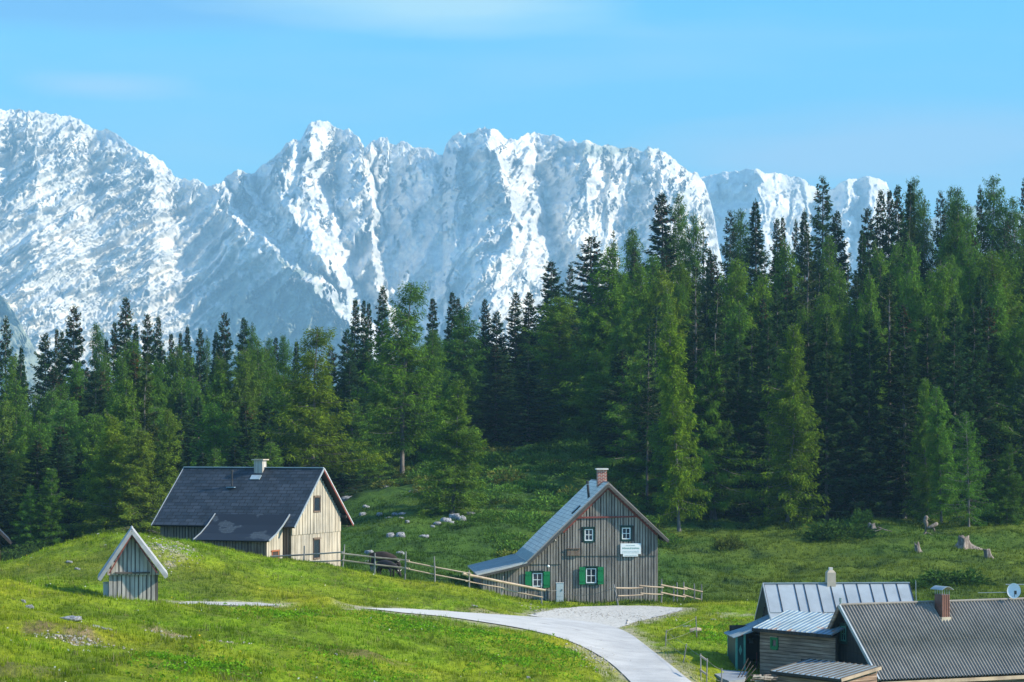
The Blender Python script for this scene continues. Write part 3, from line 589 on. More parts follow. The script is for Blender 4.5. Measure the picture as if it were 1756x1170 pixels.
# ================================================================ BUILDINGS
def hrange(poly, x):
    """lowest and highest z of a convex-ish outline at x"""
    zs = []
    for i in range(len(poly)):
        (x0, z0), (x1, z1) = poly[i], poly[(i + 1) % len(poly)]
        if (x0 - x) * (x1 - x) <= 0 and abs(x1 - x0) > 1e-6: zs.append(z0 + (z1 - z0) * (x - x0) / (x1 - x0))
    return (min(zs), max(zs)) if len(zs) >= 2 else None
def boarded(name, poly, parent, mat, matgap, axis='y', at=0.0, out=-1, pitch=0.19, bw=0.12, bt=0.045, th=0.14, step=None, holes=(), logs=False, seed=0, zlo=None):
    """wall with upright battens (or lying logs); outline poly in (t, z); axis is the direction the wall faces"""
    rng = random.Random(seed); w = MB()
    a0, a1 = at, at - out * th
    if axis == 'y': w.extr_y(poly, min(a0, a1), max(a0, a1))
    else: w.extr_x(poly, min(a0, a1), max(a0, a1))
    w.m = [1] * len(w.f)
    def bx(t0, t1, z0, z1, d0, d1):
        p, q = sorted((at + out * d0, at + out * d1))
        if axis == 'y': w.box(t0, t1, p, q, z0, z1)
        else: w.box(p, q, t0, t1, z0, z1)
    xs = [p[0] for p in poly]; zs_ = [p[1] for p in poly]
    def pieces(t0, t1, z0, z1):
        segs = [(z0, z1)]
        for (hx0, hx1, hz0, hz1) in holes:
            if t1 > hx0 and t0 < hx1:
                ns = []
                for (s0, s1) in segs:
                    if hz0 > s0: ns.append((s0, min(s1, hz0)))
                    if hz1 < s1: ns.append((max(s0, hz1), s1))
                segs = [s for s in ns if s[1] - s[0] > 0.03]
        return segs
    if logs:
        z = min(zs_)
        while z < max(zs_) - 0.03:
            t0, t1 = min(xs), max(xs)
            inner = [(t0, t1)]
            zc = z + pitch / 2
            ts = []
            for i in range(len(poly)):
                (x0, z0_), (x1, z1_) = poly[i], poly[(i + 1) % len(poly)]
                if (z0_ - zc) * (z1_ - zc) <= 0 and abs(z1_ - z0_) > 1e-6: ts.append(x0 + (x1 - x0) * (zc - z0_) / (z1_ - z0_))
            if len(ts) >= 2:
                segs = [(min(ts), max(ts))]
                for (hx0, hx1, hz0, hz1) in holes:
                    if zc > hz0 and zc < hz1:
                        ns = []
                        for s0, s1 in segs:
                            if hx0 > s0: ns.append((s0, min(s1, hx0)))
                            if hx1 < s1: ns.append((max(s0, hx1), s1))
                        segs = ns
                for s0, s1 in segs:
                    if s1 - s0 > 0.05: bx(s0, s1, z + 0.01, z + pitch - 0.012, 0.001, bt + rng.uniform(-.01, .01))
            z += pitch
    else:
        x = min(xs) + 0.02
        while x < max(xs) - bw * 0.7:
            b_ = bw * rng.uniform(0.85, 1.15); hr = hrange(poly, x + b_ / 2)
            if hr:
                for (s0, s1) in pieces(x, x + b_, hr[0], hr[1] - 0.01):
                    cuts = [s0, s1]
                    if step:
                        st = step(x) if callable(step) else step
                        if s0 < st < s1: cuts = [s0, st, s1]
                    for k in range(len(cuts) - 1):
                        up = 0.05 if (step and k == len(cuts) - 2 and cuts[k] >= (step(x) if callable(step) else step) - 0.01) else 0.0
                        bx(x, x + b_, cuts[k] + (0 if k == 0 else 0.0), cuts[k + 1], 0.001 if not up else 0.0, bt + up + rng.uniform(-.008, .008))
            x += pitch * rng.uniform(0.94, 1.06)
    return w.build(name, [mat, matgap], parent)
def window(parent, x0, x1, z0, z1, y, mats=('white', 'green_dark'), cols=2, rws=2, lintel=True, axis='y', out=-1, bar=0.035, frame=0.06, casing=0.09, curtain=False):
    """window part with frame and pane as sub-parts; root mesh is the dark casing"""
    def B(mb, t0, t1, d0, d1, za, zb):
        p, q = sorted((y + out * d0, y + out * d1))
        if axis == 'y': mb.box(t0, t1, p, q, za, zb)
        else: mb.box(p, q, t0, t1, za, zb)
    c = MB(); cs = casing
    B(c, x0 - cs, x0, -0.02, 0.07, z0 - cs, z1 + cs); B(c, x1, x1 + cs, -0.02, 0.07, z0 - cs, z1 + cs); B(c, x0, x1, -0.02, 0.072, z0 - cs * 1.5, z0); B(c, x0, x1, -0.02, 0.072, z1, z1 + cs)
    if lintel: B(c, x0 - cs * 1.8, x1 + cs * 1.8, -0.01, 0.13, z1 + cs + 0.01, z1 + cs + 0.06)
    w = c.build('window', M[mats[1]], parent)
    f = MB(); B(f, x0, x0 + frame, 0, 0.055, z0, z1); B(f, x1 - frame, x1, 0, 0.055, z0, z1); B(f, x0 + frame, x1 - frame, 0, 0.053, z0, z0 + frame); B(f, x0 + frame, x1 - frame, 0, 0.053, z1 - frame, z1)
    for i in range(1, cols): xc = x0 + (x1 - x0) * i / cols; B(f, xc - bar / 2, xc + bar / 2, 0, 0.047, z0 + frame, z1 - frame)
    for i in range(1, rws): zc = z0 + (z1 - z0) * i / rws; B(f, x0 + frame, x1 - frame, 0, 0.044, zc - bar / 2, zc + bar / 2)
    f.build('frame', M[mats[0]], w)
    g = MB(); B(g, x0 + 0.01, x1 - 0.01, 0.004, 0.02, z0 + 0.01, z1 - 0.01); g.build('pane', M['glass'], w)
    return w

# ---------------------------------------------------------------- grey boarded farmhouse with green shutters
B2 = P(1042, 1030, 161.6); B2.z = -10.93
h2 = empty('farmhouse', B2, R(4.28)); tag(h2, 'grey boarded farmhouse with green shutters, white sign board and red brick chimney beside the gravel', 'house')
s = 161.2 / F
def U(px): return (px - 1042) * s
def Hh(py): return 7.93 - (py - 828) * s
rf = lambda u: 7.93 - 0.955 * abs(u)
wallpoly = [(-8.38, -0.9), (3.34, -0.9), (3.34, rf(3.34) - 0.22), (0, 7.93 - 0.24), (-5.35, 2.42), (-8.38, 1.72)]
W = {'ul': (U(1002), U(1016.5), Hh(928.5), Hh(908.5)), 'ur': (U(1066.5), U(1081.2), Hh(926.2), Hh(906.3)), 'l1': (U(912.3), U(929.2), Hh(1007), Hh(983.5)), 'l2': (U(1004.5), U(1022), Hh(1001.3), Hh(976))}
holes = [(a - .12, b_ + .12, c - .12, d + .14) for a, b_, c, d in W.values()]
boarded('wall', wallpoly, h2, M['wood_grey'], M['gap'], 'y', 0.0, -1, 0.188, 0.130, 0.05, 0.16, step=lambda x: Hh(954.5) if x > U(959) else Hh(968.5), holes=holes, seed=2)
o = boarded('wall', [(0.02, -0.9), (10.0, -0.9), (10.0, 4.5), (0.02, 4.5)], h2, M['wood_grey'], M['gap'], 'x', 3.34, 1, 0.2, 0.13, 0.04, 0.16, seed=3)
boarded('wall', [(0.02, -0.9), (10.0, -0.9), (10.0, 1.7), (0.02, 1.7)], h2, M['wood_grey'], M['gap'], 'x', -8.38, -1, 0.2, 0.13, 0.04, 0.16, seed=4)
mb = MB(); mb.extr_y([(p[0] * 0.985, p[1]) for p in wallpoly], 9.85, 10.0); mb.build('wall', M['wood_grey'], h2)
mb = MB(); mb.slab([(0, 7.95), (-1.8, 6.22), (-3.6, 4.5), (-5.43, 2.66)], 'y', -0.45, 10.15, 0.13)
rf_l = mb.build('roof', M['fibre'], h2)
mb = MB(); mb.slab([(0.0, 7.965), (4.08, 4.07)], 'y', -0.45, 10.15, 0.11); rf_r = mb.build('roof', M['fibre'], h2)
mb = MB(); mb.slab([(-5.44, 2.66), (-6.6, 2.34), (-8.80, 1.84)], 'y', -0.48, 10.15, 0.10)
x_ = 0
leanroof = mb.build('lean_to_roof', M['sheet_pale'], h2)
mb = MB()
for k in range(25):
    y = -0.42 + k * 0.425; mb.beam((-5.46, y, 2.68), (-8.78, y, 1.865), 0.035, 0.045)
mb.build('seam', M['zinc'], leanroof)
mb = MB()   # pale metal strip above the bend
for k in range(19): y = -0.43 + k * 0.56; mb.beam((-4.95, y, 3.17), (-5.43, y, 2.70), 0.30, 0.03)
mb.build('flashing', M['steel'], rf_l)
beams('bargeboard', M['gap'], h2, [((0, -0.47, 7.72), (-5.4, -0.47, 2.46), 0.06, 0.17), ((0, -0.471, 7.72), (4.05, -0.471, 3.94), 0.06, 0.17), ((-5.36, -0.472, 2.46), (-8.8, -0.472, 1.64), 0.06, 0.15)])
mb = MB(); mb.beam((-0.02, -0.10, 7.50), (-3.0, -0.10, 4.58), 0.05, 0.13); mb.beam((0.02, -0.10, 7.50), (3.3, -0.10, 4.40), 0.05, 0.13); mb.beam((U(984), -0.12, Hh(889)), (U(1095), -0.12, Hh(887)), 0.08, 0.11)
mb.build('trim', M['red_trim'], h2)
beams('rafter', M['wood_dark'], h2, [((3.3, -0.3 + k * 1.6, 4.55), (3.98, -0.3 + k * 1.6, 3.92), 0.10, 0.10) for k in range(7)])
for k_, v in W.items():
    w = window(h2, *v, -0.05, rws=2)
    if k_[0] == 'l': w.data.materials[0] = M['green_dark']
for (k_, l, r_) in (('l1', (899.5, 910.2), (931, 942)), ('l2', (992.5, 1003), (1024.5, 1034.5))):
    for (a, b_) in (l, r_):
        mb = MB(); mb.box(U(a), U(b_), -0.17, -0.125, W[k_][2] - .08, W[k_][3] + .10); mb.box(U(a) + .04, U(b_) - .04, -0.19, -0.171, W[k_][2] + .1, W[k_][2] + .2); mb.box(U(a) + .04, U(b_) - .04, -0.19, -0.171, W[k_][3] - .15, W[k_][3] - .05); mb.build('shutter', M['green'], h2)
# sign board (writing too small to read in the photo: rows of strokes at its size)
mb = MB(); mb.box(U(1063.8), U(1099), -0.17, -0.13, Hh(951.5), Hh(933.3)); mb.box(U(1068), U(1094), -0.172, -0.132, Hh(955.8), Hh(951.5) - .004); sg = mb.build('sign', M['white'], h2)
mb = MB(); rng = random.Random(4)
def strokes(x0, x1, zc, hgt, wmin, wmax, dep=-0.178):
    x = x0
    while x < x1:
        w = rng.uniform(wmin, wmax); mb.box(x, min(x + w, x1), dep, dep + .006, zc - hgt / 2 * rng.uniform(.7, 1), zc + hgt / 2 * rng.uniform(.7, 1)); x += w + rng.uniform(.012, .035)
strokes(U(1073), U(1089), Hh(937), 0.05, .02, .05); strokes(U(1067), U(1096.5), Hh(941.6), 0.12, .025, .07)
for zz in (946.6, 949.3): strokes(U(1067), U(1096), Hh(zz), 0.035, .02, .06)
strokes(U(1071), U(1092), Hh(953.7), 0.03, .02, .06, -0.18)
mb.build('lettering', M['letter'], sg)
mb = MB(); mb.box(U(972), U(993), -0.17, -0.12, Hh(954), Hh(943)); mb.box(U(971), U(994), -0.22, -0.12, Hh(942.5), Hh(941.3)); mb.build('wooden_board', M['wood_brown'], h2)
mb = MB(); mb.tube([(U(939), -0.12, Hh(971.8)), (U(939), -0.30, Hh(971.8))], [0.02, 0.02], 6)
l_ = mb.build('wall_lamp', M['metal_dark'], h2)
def ball(name, c, r, mat, parent, squash=1.0, n=10):
    b = MB(); pts = []; rad = []
    for i in range(9):
        t = math.pi * (i + 0.02) / 8.04; pts.append((c[0], c[1], c[2] - math.cos(t) * r * squash)); rad.append(max(math.sin(t) * r, 0.002))
    b.tube(pts, rad, n); return b.build(name, mat, parent, True)
ball('lamp_globe', (U(939), -0.30, Hh(971.8)), 0.09, M['white'], l_)
ball('alarm_light', (U(951.5), -0.13, Hh(927.5)), 0.055, M['cap'], h2)
# chimneys: brick one on the ridge, thin flue, roof window
mb = MB()
def brickbox(mb, x0, x1, y0, y1, z0, z1):
    for (a, b_, c, d) in (((x0, y0), (x1, y0), 0, 1), ((x1, y0), (x1, y1), 0, 1), ((x1, y1), (x0, y1), 0, 1), ((x0, y1), (x0, y0), 0, 1)):
        L = math.dist(a, b_); mb.face([(*a, z0), (*b_, z0), (*b_, z1), (*a, z1)], [(0, z0), (L, z0), (L, z1), (0, z1)])
    mb.face([(x0, y0, z1), (x1, y0, z1), (x1, y1, z1), (x0, y1, z1)])
brickbox(mb, -0.42, 0.20, 2.2, 2.95, 6.9, 8.72); ch = mb.build('chimney', M['red_brick'], rf_l)
mb = MB(); mb.box(-0.52, 0.30, 2.1, 3.05, 8.722, 8.82); mb.build('cap', M['cap'], ch)
mb = MB(); mb.tube([(-1.12, 1.3, 6.75), (-1.2, 1.3, 7.75)], [0.085, 0.085], 8); mb.tube([(-1.21, 1.3, 7.78), (-1.23, 1.3, 8.0)], [0.10, 0.10], 8); mb.build('flue_pipe', M['metal_dark'], rf_l)
mb = MB(); mb.beam((-1.75, 1.1, 6.33), (-2.30, 1.1, 5.80), 0.55, 0.07); ww = mb.build('roof_window', M['metal_dark'], rf_l)
mb = MB(); mb.beam((-1.80, 1.1, 6.325), (-2.25, 1.1, 5.89), 0.42, 0.09); mb.build('pane', M['zinc'], ww)
# white service cabinet in front of the wall
cb = empty('service_cabinet', Vector((P(960, 1030, 160.9).x, 160.9, gz1(P(960, 1, 160.9).x, 160.9)))); tag(cb, 'white metal service cabinet standing against the grey boarded farmhouse wall', 'cabinet')
mb = MB(); mb.box(-0.25, 0.25, -0.16, 0.16, -0.15, 1.22); mb.box(-0.27, 0.27, -0.18, 0.18, 1.222, 1.26); mb.build('cabinet_body', M['greypaint'], cb)
mb = MB(); mb.box(-0.22, 0.22, -0.175, -0.162, 0.36, 1.18); mb.build('door', M['greypaint'], cb)
mb = MB(); mb.box(-0.22, 0.22, -0.174, -0.162, 0.0, 0.335); mb.build('base_panel', M['greypaint'], cb)
mb = MB(); mb.box(0.12, 0.16, -0.20, -0.176, 0.72, 0.84); mb.build('handle', M['metal_dark'], cb)

# ---------------------------------------------------------------- slate-roofed barn house on the left
A1 = P(555, 803, 165.0); g1z = -9.1; H1 = A1.z - g1z
h1 = empty('barn_house', (A1.x, A1.y, g1z), R(-21.0)); tag(h1, 'pale boarded barn house with big dark slate roof and lean-to behind the grassy mound', 'house')
Lr = 10.75; ev = 3.86; fe = -4.55; be = 4.75
sl = ev / 4.55
def r1(y): return H1 - sl * abs(y) * (1 if y < 0 else 0.98)
gp = [(-4.0, -0.6), (3.8, -0.6), (3.8, r1(3.8) - 0.2), (0, H1 - 0.24), (-4.0, r1(-4.0) - 0.2)]
def gy(px):   # local y on the gable plane x=-0.5 from a photo column
    k = (px - CX) / F; x0 = A1.x - 0.5 * math.cos(R(21)); y0 = A1.y + 0.5 * math.sin(R(21)); return (k * y0 - x0) / (math.sin(R(21)) - k * math.cos(R(21)))
def gzz(px, py): y = gy(px); Y = A1.y + 0.5 * math.sin(R(21)) + y * math.cos(R(21)); return (HY - py) / F * Y - g1z
wa = (gy(537), gy(547), gzz(541, 876.5), gzz(541, 853.5)); wb = (gy(536.2), gy(546.8), gzz(541, 957), gzz(541, 925.5))
holes = [(a - .1, b_ + .1, c - .12, d + .14) for a, b_, c, d in (wa, wb)]
boarded('wall', gp, h1, M['wood_cream'], M['gap_cream'], 'x', -0.5, 1, 0.235, 0.17, 0.04, 0.16, step=lambda y: 2.55, holes=holes, seed=7)
boarded('wall', [(-10.25, -0.6), (-0.52, -0.6), (-0.52, 3.1), (-10.25, 3.1)], h1, M['wood_brown'], M['gap_brown'], 'y', -4.0, -1, 0.23, 0.16, 0.035, 0.16, seed=8)
mb = MB(); mb.box(-10.25, -0.68, 3.64, 3.8, -0.6, 3.2); mb.extr_x(gp, -10.4, -10.25); mb.build('wall', M['wood_brown'], h1)
mb = MB(); mb.slab([(0, H1), (fe, H1 - ev)], 'x', -Lr, 0.0, 0.12); rA = mb.build('roof', M['slate'], h1)
mb = MB(); mb.slab([(0, H1 + .01), (be, r1(be))], 'x', -Lr, 0.0, 0.12); rB = mb.build('roof', M['slate'], h1)
mb = MB(); mb.beam((-Lr, 0, H1 + 0.03), (0, 0, H1 + 0.03), 0.22, 0.06); mb.build('ridge_cap', M['zinc'], rA)
beams('bargeboard', M['zinc'], h1, [((0.03, 0, H1 - 0.05), (0.03, fe, H1 - ev - 0.05), 0.05, 0.13), ((-Lr - .03, 0, H1 - 0.05), (-Lr - .03, fe, H1 - ev - 0.05), 0.05, 0.13)])
mb = MB(); mb.beam((0.03, 0, H1 - 0.10), (0.03, be, r1(be) - 0.12), 0.05, 0.16); mb.build('bargeboard', M['red_trim'], h1)
mb = MB(); mb.beam((0.062, 0, H1 - 0.02), (0.062, be, r1(be) - 0.03), 0.02, 0.07); mb.build('verge_strip', M['greypaint'], h1)
beams('rafter', M['wood_dark'], h1, [((-0.25 - k * 0.9, 3.75, r1(3.75) - .26), (-0.25 - k * 0.9, 4.68, r1(4.68) - .2), 0.1, 0.12) for k in range(12)])
mb = MB(); mb.box(-0.5, 0.0, 3.6, 3.78, r1(3.7) - .42, r1(3.7) - .24); mb.build('purlin', M['wood_dark'], h1); mb = MB(); mb.box(-0.48, -0.1, 3.9, 4.5, r1(4.5) - .38, r1(4.5) - .34)
mb.build('eave_box', M['wood_dark'], h1)
for v in (wa, wb): window(h1, *v, -0.48, mats=('wood_dark', 'wood_brown'), cols=1, rws=1, axis='x', out=1, frame=0.04, casing=0.045)
# lean-to
pr = [(-3.66, H1 - sl * 3.66 + .03), (-4.7, 3.22), (-5.7, 2.68), (-6.75, 2.28)]
mb = MB(); mb.slab(pr, 'x', -6.35, -0.78, 0.08); lr = mb.build('lean_to_roof', M['slate_patch'], h1)
for x_, w_ in ((-.76, .11), (-6.37, .09)):
    mb = MB()
    for i in range(3): mb.beam((x_, *pr[i]), (x_, *pr[i + 1]), 0.05, w_)
    mb.build('bargeboard', M['zinc'], lr)
boarded('wall', [(-6.1, -0.6), (-1.12, -0.6), (-1.12, 2.28), (-6.1, 2.28)], h1, M['wood_brown'], M['gap_brown'], 'y', -6.45, -1, 0.23, 0.16, 0.035, 0.12, seed=9)
boarded('wall', [(-6.45, -0.6), (-4.05, -0.6), (-4.05, 3.1), (-4.7, 3.1), (-5.7, 2.56), (-6.45, 2.3)], h1, M['wood_cream'], M['gap_cream'], 'x', -1.1, 1, 0.235, 0.17, 0.04, 0.1, seed=10, holes=[(-5.75, -4.75, -1, 1.62)])
mb = MB(); mb.box(-1.1, -1.07, -5.68, -4.82, -0.5, 1.5); d_ = mb.build('door', M['gap_brown'], h1)
mb = MB(); mb.box(-1.1, -1.03, -5.76, -5.68, -0.5, 1.52); mb.box(-1.1, -1.03, -4.82, -4.74, -0.5, 1.52); mb.box(-1.1, -1.0, -5.85, -4.65, 1.52, 1.60); mb.build('frame', M['wood_orange'], d_)
# chimney and flue
mb = MB(); cx_ = -(555 - 443) / 25.1 / math.cos(R(21)); mb.box(cx_ - .32, cx_ + .32, -0.42, 0.22, H1 - .9, H1 + .52); c_ = mb.build('chimney', M['wood_shed'], rA)
mb = MB(); mb.box(cx_ - .45, cx_ + .45, -0.55, 0.35, H1 + .522, H1 + .60); mb.build('cap', M['plaster'], c_)
mb = MB(); mb.beam((cx_, -0.62, H1 - .50), (cx_, -0.95, H1 - .78), 0.75, 0.05); mb.build('flashing', M['sheet_teal'], c_)
fx_ = -(555 - 409) / 25.1 / math.cos(R(21))
mb = MB(); mb.tube([(fx_, -1.5, H1 - 1.25), (fx_, -1.5, H1 - .28)], [0.06, 0.06], 8); mb.tube([(fx_, -1.5, H1 - .27), (fx_, -1.5, H1 - .12)], [0.1, 0.1], 8); f_ = mb.build('flue_pipe', M['metal_dark'], rA)
mb = MB(); mb.beam((fx_ - .3, -1.62, H1 - 1.32), (fx_ + .3, -1.62, H1 - 1.32), 0.3, 0.05); mb.build('flashing', M['sheet_blue'], f_)

# ---------------------------------------------------------------- corner of a cottage at the left edge
cz = P(0, 985, 172).z
h0 = empty('cottage', (P(-86, 900, 172).x, 172, cz), R(13)); tag(h0, 'orange-brown wooden cottage with dark roof cut off by the left edge of the photo', 'house')
ev_x = 4.3; top = P(0, 826, 172).z - cz; eh = P(0, 931, 172).z - cz
mb = MB(); mb.extr_y([(-3.5, -.5), (3.5, -.5), (3.5, eh + .45), (0, top - .2), (-3.5, eh + .45)], 0.7, 8); mb.build('wall', M['wood_orange'], h0)
mb = MB(); mb.slab([(0, top), (ev_x, eh)], 'y', 0, 8.6, 0.12); mb.build('roof', M['slate'], h0)
mb = MB(); mb.slab([(0, top + .01), (-ev_x, eh)], 'y', 0, 8.6, 0.12); mb.build('roof', M['slate'], h0)
beams('bargeboard', M['wood_dark'], h0, [((0, -.03, top - .12), (ev_x, -.03, eh - .1), .05, .2), ((0, -.03, top - .12), (-ev_x, -.03, eh - .1), .05, .2)])
window(h0, -0.5, 0.5, 1.0, 2.0, 0.68)

# ---------------------------------------------------------------- small gabled shed in the foreground
D0 = 115.0; s0 = D0 / F
sb = P(226, 1032, D0); sh = empty('shed', (sb.x, D0, sb.z - 0.15), R(9)); tag(sh, 'small weathered wooden shed with steep white-edged gable on the meadow crest', 'shed')
def u0(px): return (px - 226) * s0
def v0(py): return (1032 - py) * s0 + 0.15
lo = [(u0(187), -.4), (u0(270.5), -.4), (u0(270.5), v0(985)), (u0(187), v0(985))]
boarded('wall', lo, sh, M['wood_shed'], M['gap'], 'y', 0.0, -1, 0.20, 0.16, 0.025, 0.1, seed=12)
hi = [(u0(183.5), v0(987)), (u0(199), v0(987)), (u0(200), v0(981.5)), (u0(256), v0(980)), (u0(257), v0(986)), (u0(272), v0(987)), (u0(271.5), v0(982)), (u0(226), v0(918)), (u0(184), v0(980))]
hi = [(u0(184), v0(986)), (u0(272), v0(986)), (u0(271.8), v0(981)), (u0(226), v0(918)), (u0(184.2), v0(979))]
boarded('gable_boards', hi, sh, M['wood_shed'], M['gap'], 'y', -0.12, -1, 0.19, 0.15, 0.025, 0.1, seed=13)
mb = MB(); mb.box(u0(198), u0(257), -0.22, -0.13, v0(983.6), v0(980.6)); mb.build('ledge', M['gap'], sh)
mb = MB(); mb.box(u0(187), u0(187) + .08, 0.1, 2.6, -.4, v0(986)); mb.box(u0(270.5) - .08, u0(270.5), 0.1, 2.6, -.4, v0(986)); mb.extr_y([(u0(187), -.4), (u0(270.5), -.4), (u0(270.5), v0(982)), (u0(226), v0(920)), (u0(187), v0(982))], 2.6, 2.7); mb.build('wall', M['wood_grey'], sh)
ap = (u0(226), v0(905.5))
mb = MB(); mb.slab([ap, (u0(168.3), v0(990))], 'y', -0.5, 3.0, 0.07); ra_ = mb.build('roof', M['roof_edge'], sh)
mb = MB(); mb.slab([(ap[0], ap[1] + .008), (u0(287.5), v0(986))], 'y', -0.5, 3.0, 0.07); mb.build('roof', M['roof_edge'], sh)
beams('bargeboard', M['roof_edge'], sh, [((ap[0] - .02, -.53, ap[1] - .16), (u0(171), -.53, v0(993.5)), .05, .17), ((ap[0] + .02, -.531, ap[1] - .16), (u0(285), -.531, v0(990)), .05, .17)])
beams('verge_strip', M['red_trim'], sh, [((ap[0] - .01, -.50, ap[1] - .30), (u0(188), -.50, v0(982)), .03, .06), ((ap[0] + .01, -.501, ap[1] - .30), (u0(269), -.501, v0(982)), .03, .06)])
mb = MB(); mb.box(u0(175.5), u0(185.5), 0.25, 0.7, -.3, v0(1000.5)); mb.box(u0(174.7), u0(186), 0.2, 0.75, v0(1000.5) + .002, v0(1000.5) + .03)
bx_ = mb.build('meter_box', M['greypaint'], None); bx_.location = sh.location; tag(bx_, 'grey upright box beside the left wall of the small shed', 'box')

# ---------------------------------------------------------------- lower right: corrugated-roof hut
AA = P(1440, 1040, 115.0); gA = -13.3; HA = AA.z - gA
ha = empty('mountain_hut', (AA.x, AA.y, gA), R(24)); tag(ha, 'dark timber hut with grey corrugated roof and satellite dish at the lower right corner', 'house')
LA = 10.6; fy, fh = -3.45, 3.22; by, bh = 3.1, 3.75
def corr(name, y1, drop):
    n = int(LA / 0.177 * 8); xs = np.linspace(0, LA, n + 1); wv = 0.040 * np.cos(xs / 0.177 * 2 * np.pi)
    vs = []; sg_ = 1 if y1 < 0 else -1
    L = math.hypot(y1, drop); nrm = (abs(drop) / L * (-1 if y1 < 0 else 1), abs(y1) / L)
    rows_ = [(0.0, 0.0), (0.5, 0.0), (0.5, 0.012), (1.0, 0.012)]
    for x, w in zip(xs, wv):
        for f_, lft in rows_: vs.append((x, y1 * f_ + nrm[0] * (w - lft), HA + 0.05 - drop * f_ + nrm[1] * (w - lft)))
    k = len(rows_); fs = [(i * k + j, (i + 1) * k + j, (i + 1) * k + j + 1, i * k + j + 1) for i in range(n) for j in range(k - 1)]
    o = mesh_np(name, np.array(vs), np.array(fs), M['corrugated'], ha, smooth=True); return o
cr = corr('roof', fy, fh); corr('roof', by, bh)
mb = MB(); mb.slab([(fy + .05, HA - fh + .0), (0, HA - .04), (by - .05, HA - bh)], 'x', 0.04, LA - .04, 0.06); mb.build('roof_boarding', M['wood_dark'], ha)
beams('bargeboard', M['zinc'], ha, [((-0.03, 0, HA + .03), (-0.03, fy, HA - fh + .03), .08, .17), ((LA + .02, 0, HA + .06), (LA + .02, fy, HA - fh + .06), .10, .14)])
mb = MB(); mb.beam((-0.02, 0.02, HA - .02), (-0.02, by, HA - bh), .08, .2); mb.build('bargeboard', M['wood_log'], ha)
mb = MB(); mb.tube([(0, 0, HA + .08), (LA, 0, HA + .08)], [.06, .06], 8); mb.build('ridge_cap', M['corrugated'], ha)
go = 0.5
pl_ = [(-3.1, -.5), (2.9, -.5), (2.9, HA - 3.55), (0, HA - .1), (-3.1, HA - 2.98)]
wA = (.12, .60, HA - 1.70, HA - .98)
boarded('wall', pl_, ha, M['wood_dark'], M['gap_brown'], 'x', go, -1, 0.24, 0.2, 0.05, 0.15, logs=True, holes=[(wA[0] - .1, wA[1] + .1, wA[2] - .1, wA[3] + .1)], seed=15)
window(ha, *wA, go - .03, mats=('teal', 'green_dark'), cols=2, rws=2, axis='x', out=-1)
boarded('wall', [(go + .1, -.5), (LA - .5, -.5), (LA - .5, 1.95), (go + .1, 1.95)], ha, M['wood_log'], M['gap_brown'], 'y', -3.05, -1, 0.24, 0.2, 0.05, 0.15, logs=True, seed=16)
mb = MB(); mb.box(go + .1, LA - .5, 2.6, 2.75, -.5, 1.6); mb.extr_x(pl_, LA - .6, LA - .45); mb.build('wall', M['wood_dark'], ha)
mb = MB(); mb.box(.15, LA - .3, -3.35, -3.25, HA - fh - .25, HA - fh - .08); mb.build('eave_beam', M['wood_rail'], ha)
# chimney with hood
cxA = 5.45
mb = MB(); mb.box(cxA - .23, cxA + .23, -.80, -.20, HA - 1.0, HA + .46)
for q in range(4): mb.box(cxA - .20 + q * .12, cxA - .15 + q * .12, -.822, -.801, HA - .95, HA + .44)
c_ = mb.build('chimney', M['brown_metal'], ha)
mb = MB(); mb.box(cxA - .27, cxA + .27, -.88, -.14, HA - 1.02, HA - .62); mb.build('chimney_base', M['plaster'], c_)
mb = MB()
for dx in (-.20, -.07, .07, .20):
    for dy in (-.8, -.2): mb.tube([(cxA + dx, dy, HA + .45), (cxA + dx, dy, HA + .72)], .016, 5)
pts = [(cxA - .34 + .68 * i / 8, .70 + .16 * math.sin(math.pi * i / 8)) for i in range(9)]
mb.slab([(a - 0, HA + b_) for a, b_ in pts], 'y', -1.0, 0.02, .02)
mb.build('chimney_hood', M['steel'], c_)
mb = MB(); mb.tube([(0.05, 0, HA + .05), (0.05, 0, HA + .22)], .05, 8); mb.tube([(0.05, 0, HA + .22), (0.05, 0, HA + .40)], .075, 8); mb.build('vent_pipe', M['steel'], ha)
# satellite dish with its cross pole
sdp = empty('satellite_dish', ha.matrix_world @ Vector((0, 0, 0)))
dz = P(1738, 1035, 119); sdp.location = (dz.x, dz.y, dz.z); tag(sdp, 'round white satellite dish on a mast above the corrugated roof ridge', 'satellite dish')
mb = MB(); mb.tube([(0, 0, -.4), (0, 0, .98)], .025, 8); mb.build('mast', M['steel'], sdp)
mb = MB()
ring = []; rn = 6; nn = 20; vs = []
for i in range(rn + 1):
    r_ = 0.38 * i / rn
    for j in range(nn): t_ = 2 * math.pi * j / nn; vs.append(Vector((math.cos(t_) * r_ * .88, 0.26 * (r_ ** 2) * -1 * 1.2, math.sin(t_) * r_)))
rot = Matrix.Rotation(R(-18), 3, 'Z') @ Matrix.Rotation(R(-12), 3, 'X'); vs = [rot @ v + Vector((0, -.12, .62)) for v in vs]
for i in range(rn):
    for j in range(nn):
        a, b_, c, d = i * nn + j, i * nn + (j + 1) % nn, (i + 1) * nn + (j + 1) % nn, (i + 1) * nn + j; mb.face([vs[a], vs[b_], vs[c], vs[d]])
        off_ = Vector((0, .03, 0)); mb.face([vs[d] + off_, vs[c] + off_, vs[b_] + off_, vs[a] + off_])
mb.build('reflector', M['white'], sdp, True)
mb = MB(); mb.tube([(0, -.1, .3), (-.02, -.5, .55)], .015, 6); mb.box(-.07, .03, -.6, -.46, .48, .66); mb.build('receiver', M['metal_dark'], sdp)
mb = MB(); mb.tube([(-1.75, 0, .52), (.25, 0, .56)], .018, 6); mb.tube([(-.38, 0, .93), (.55, 0, .93)], .03, 6)
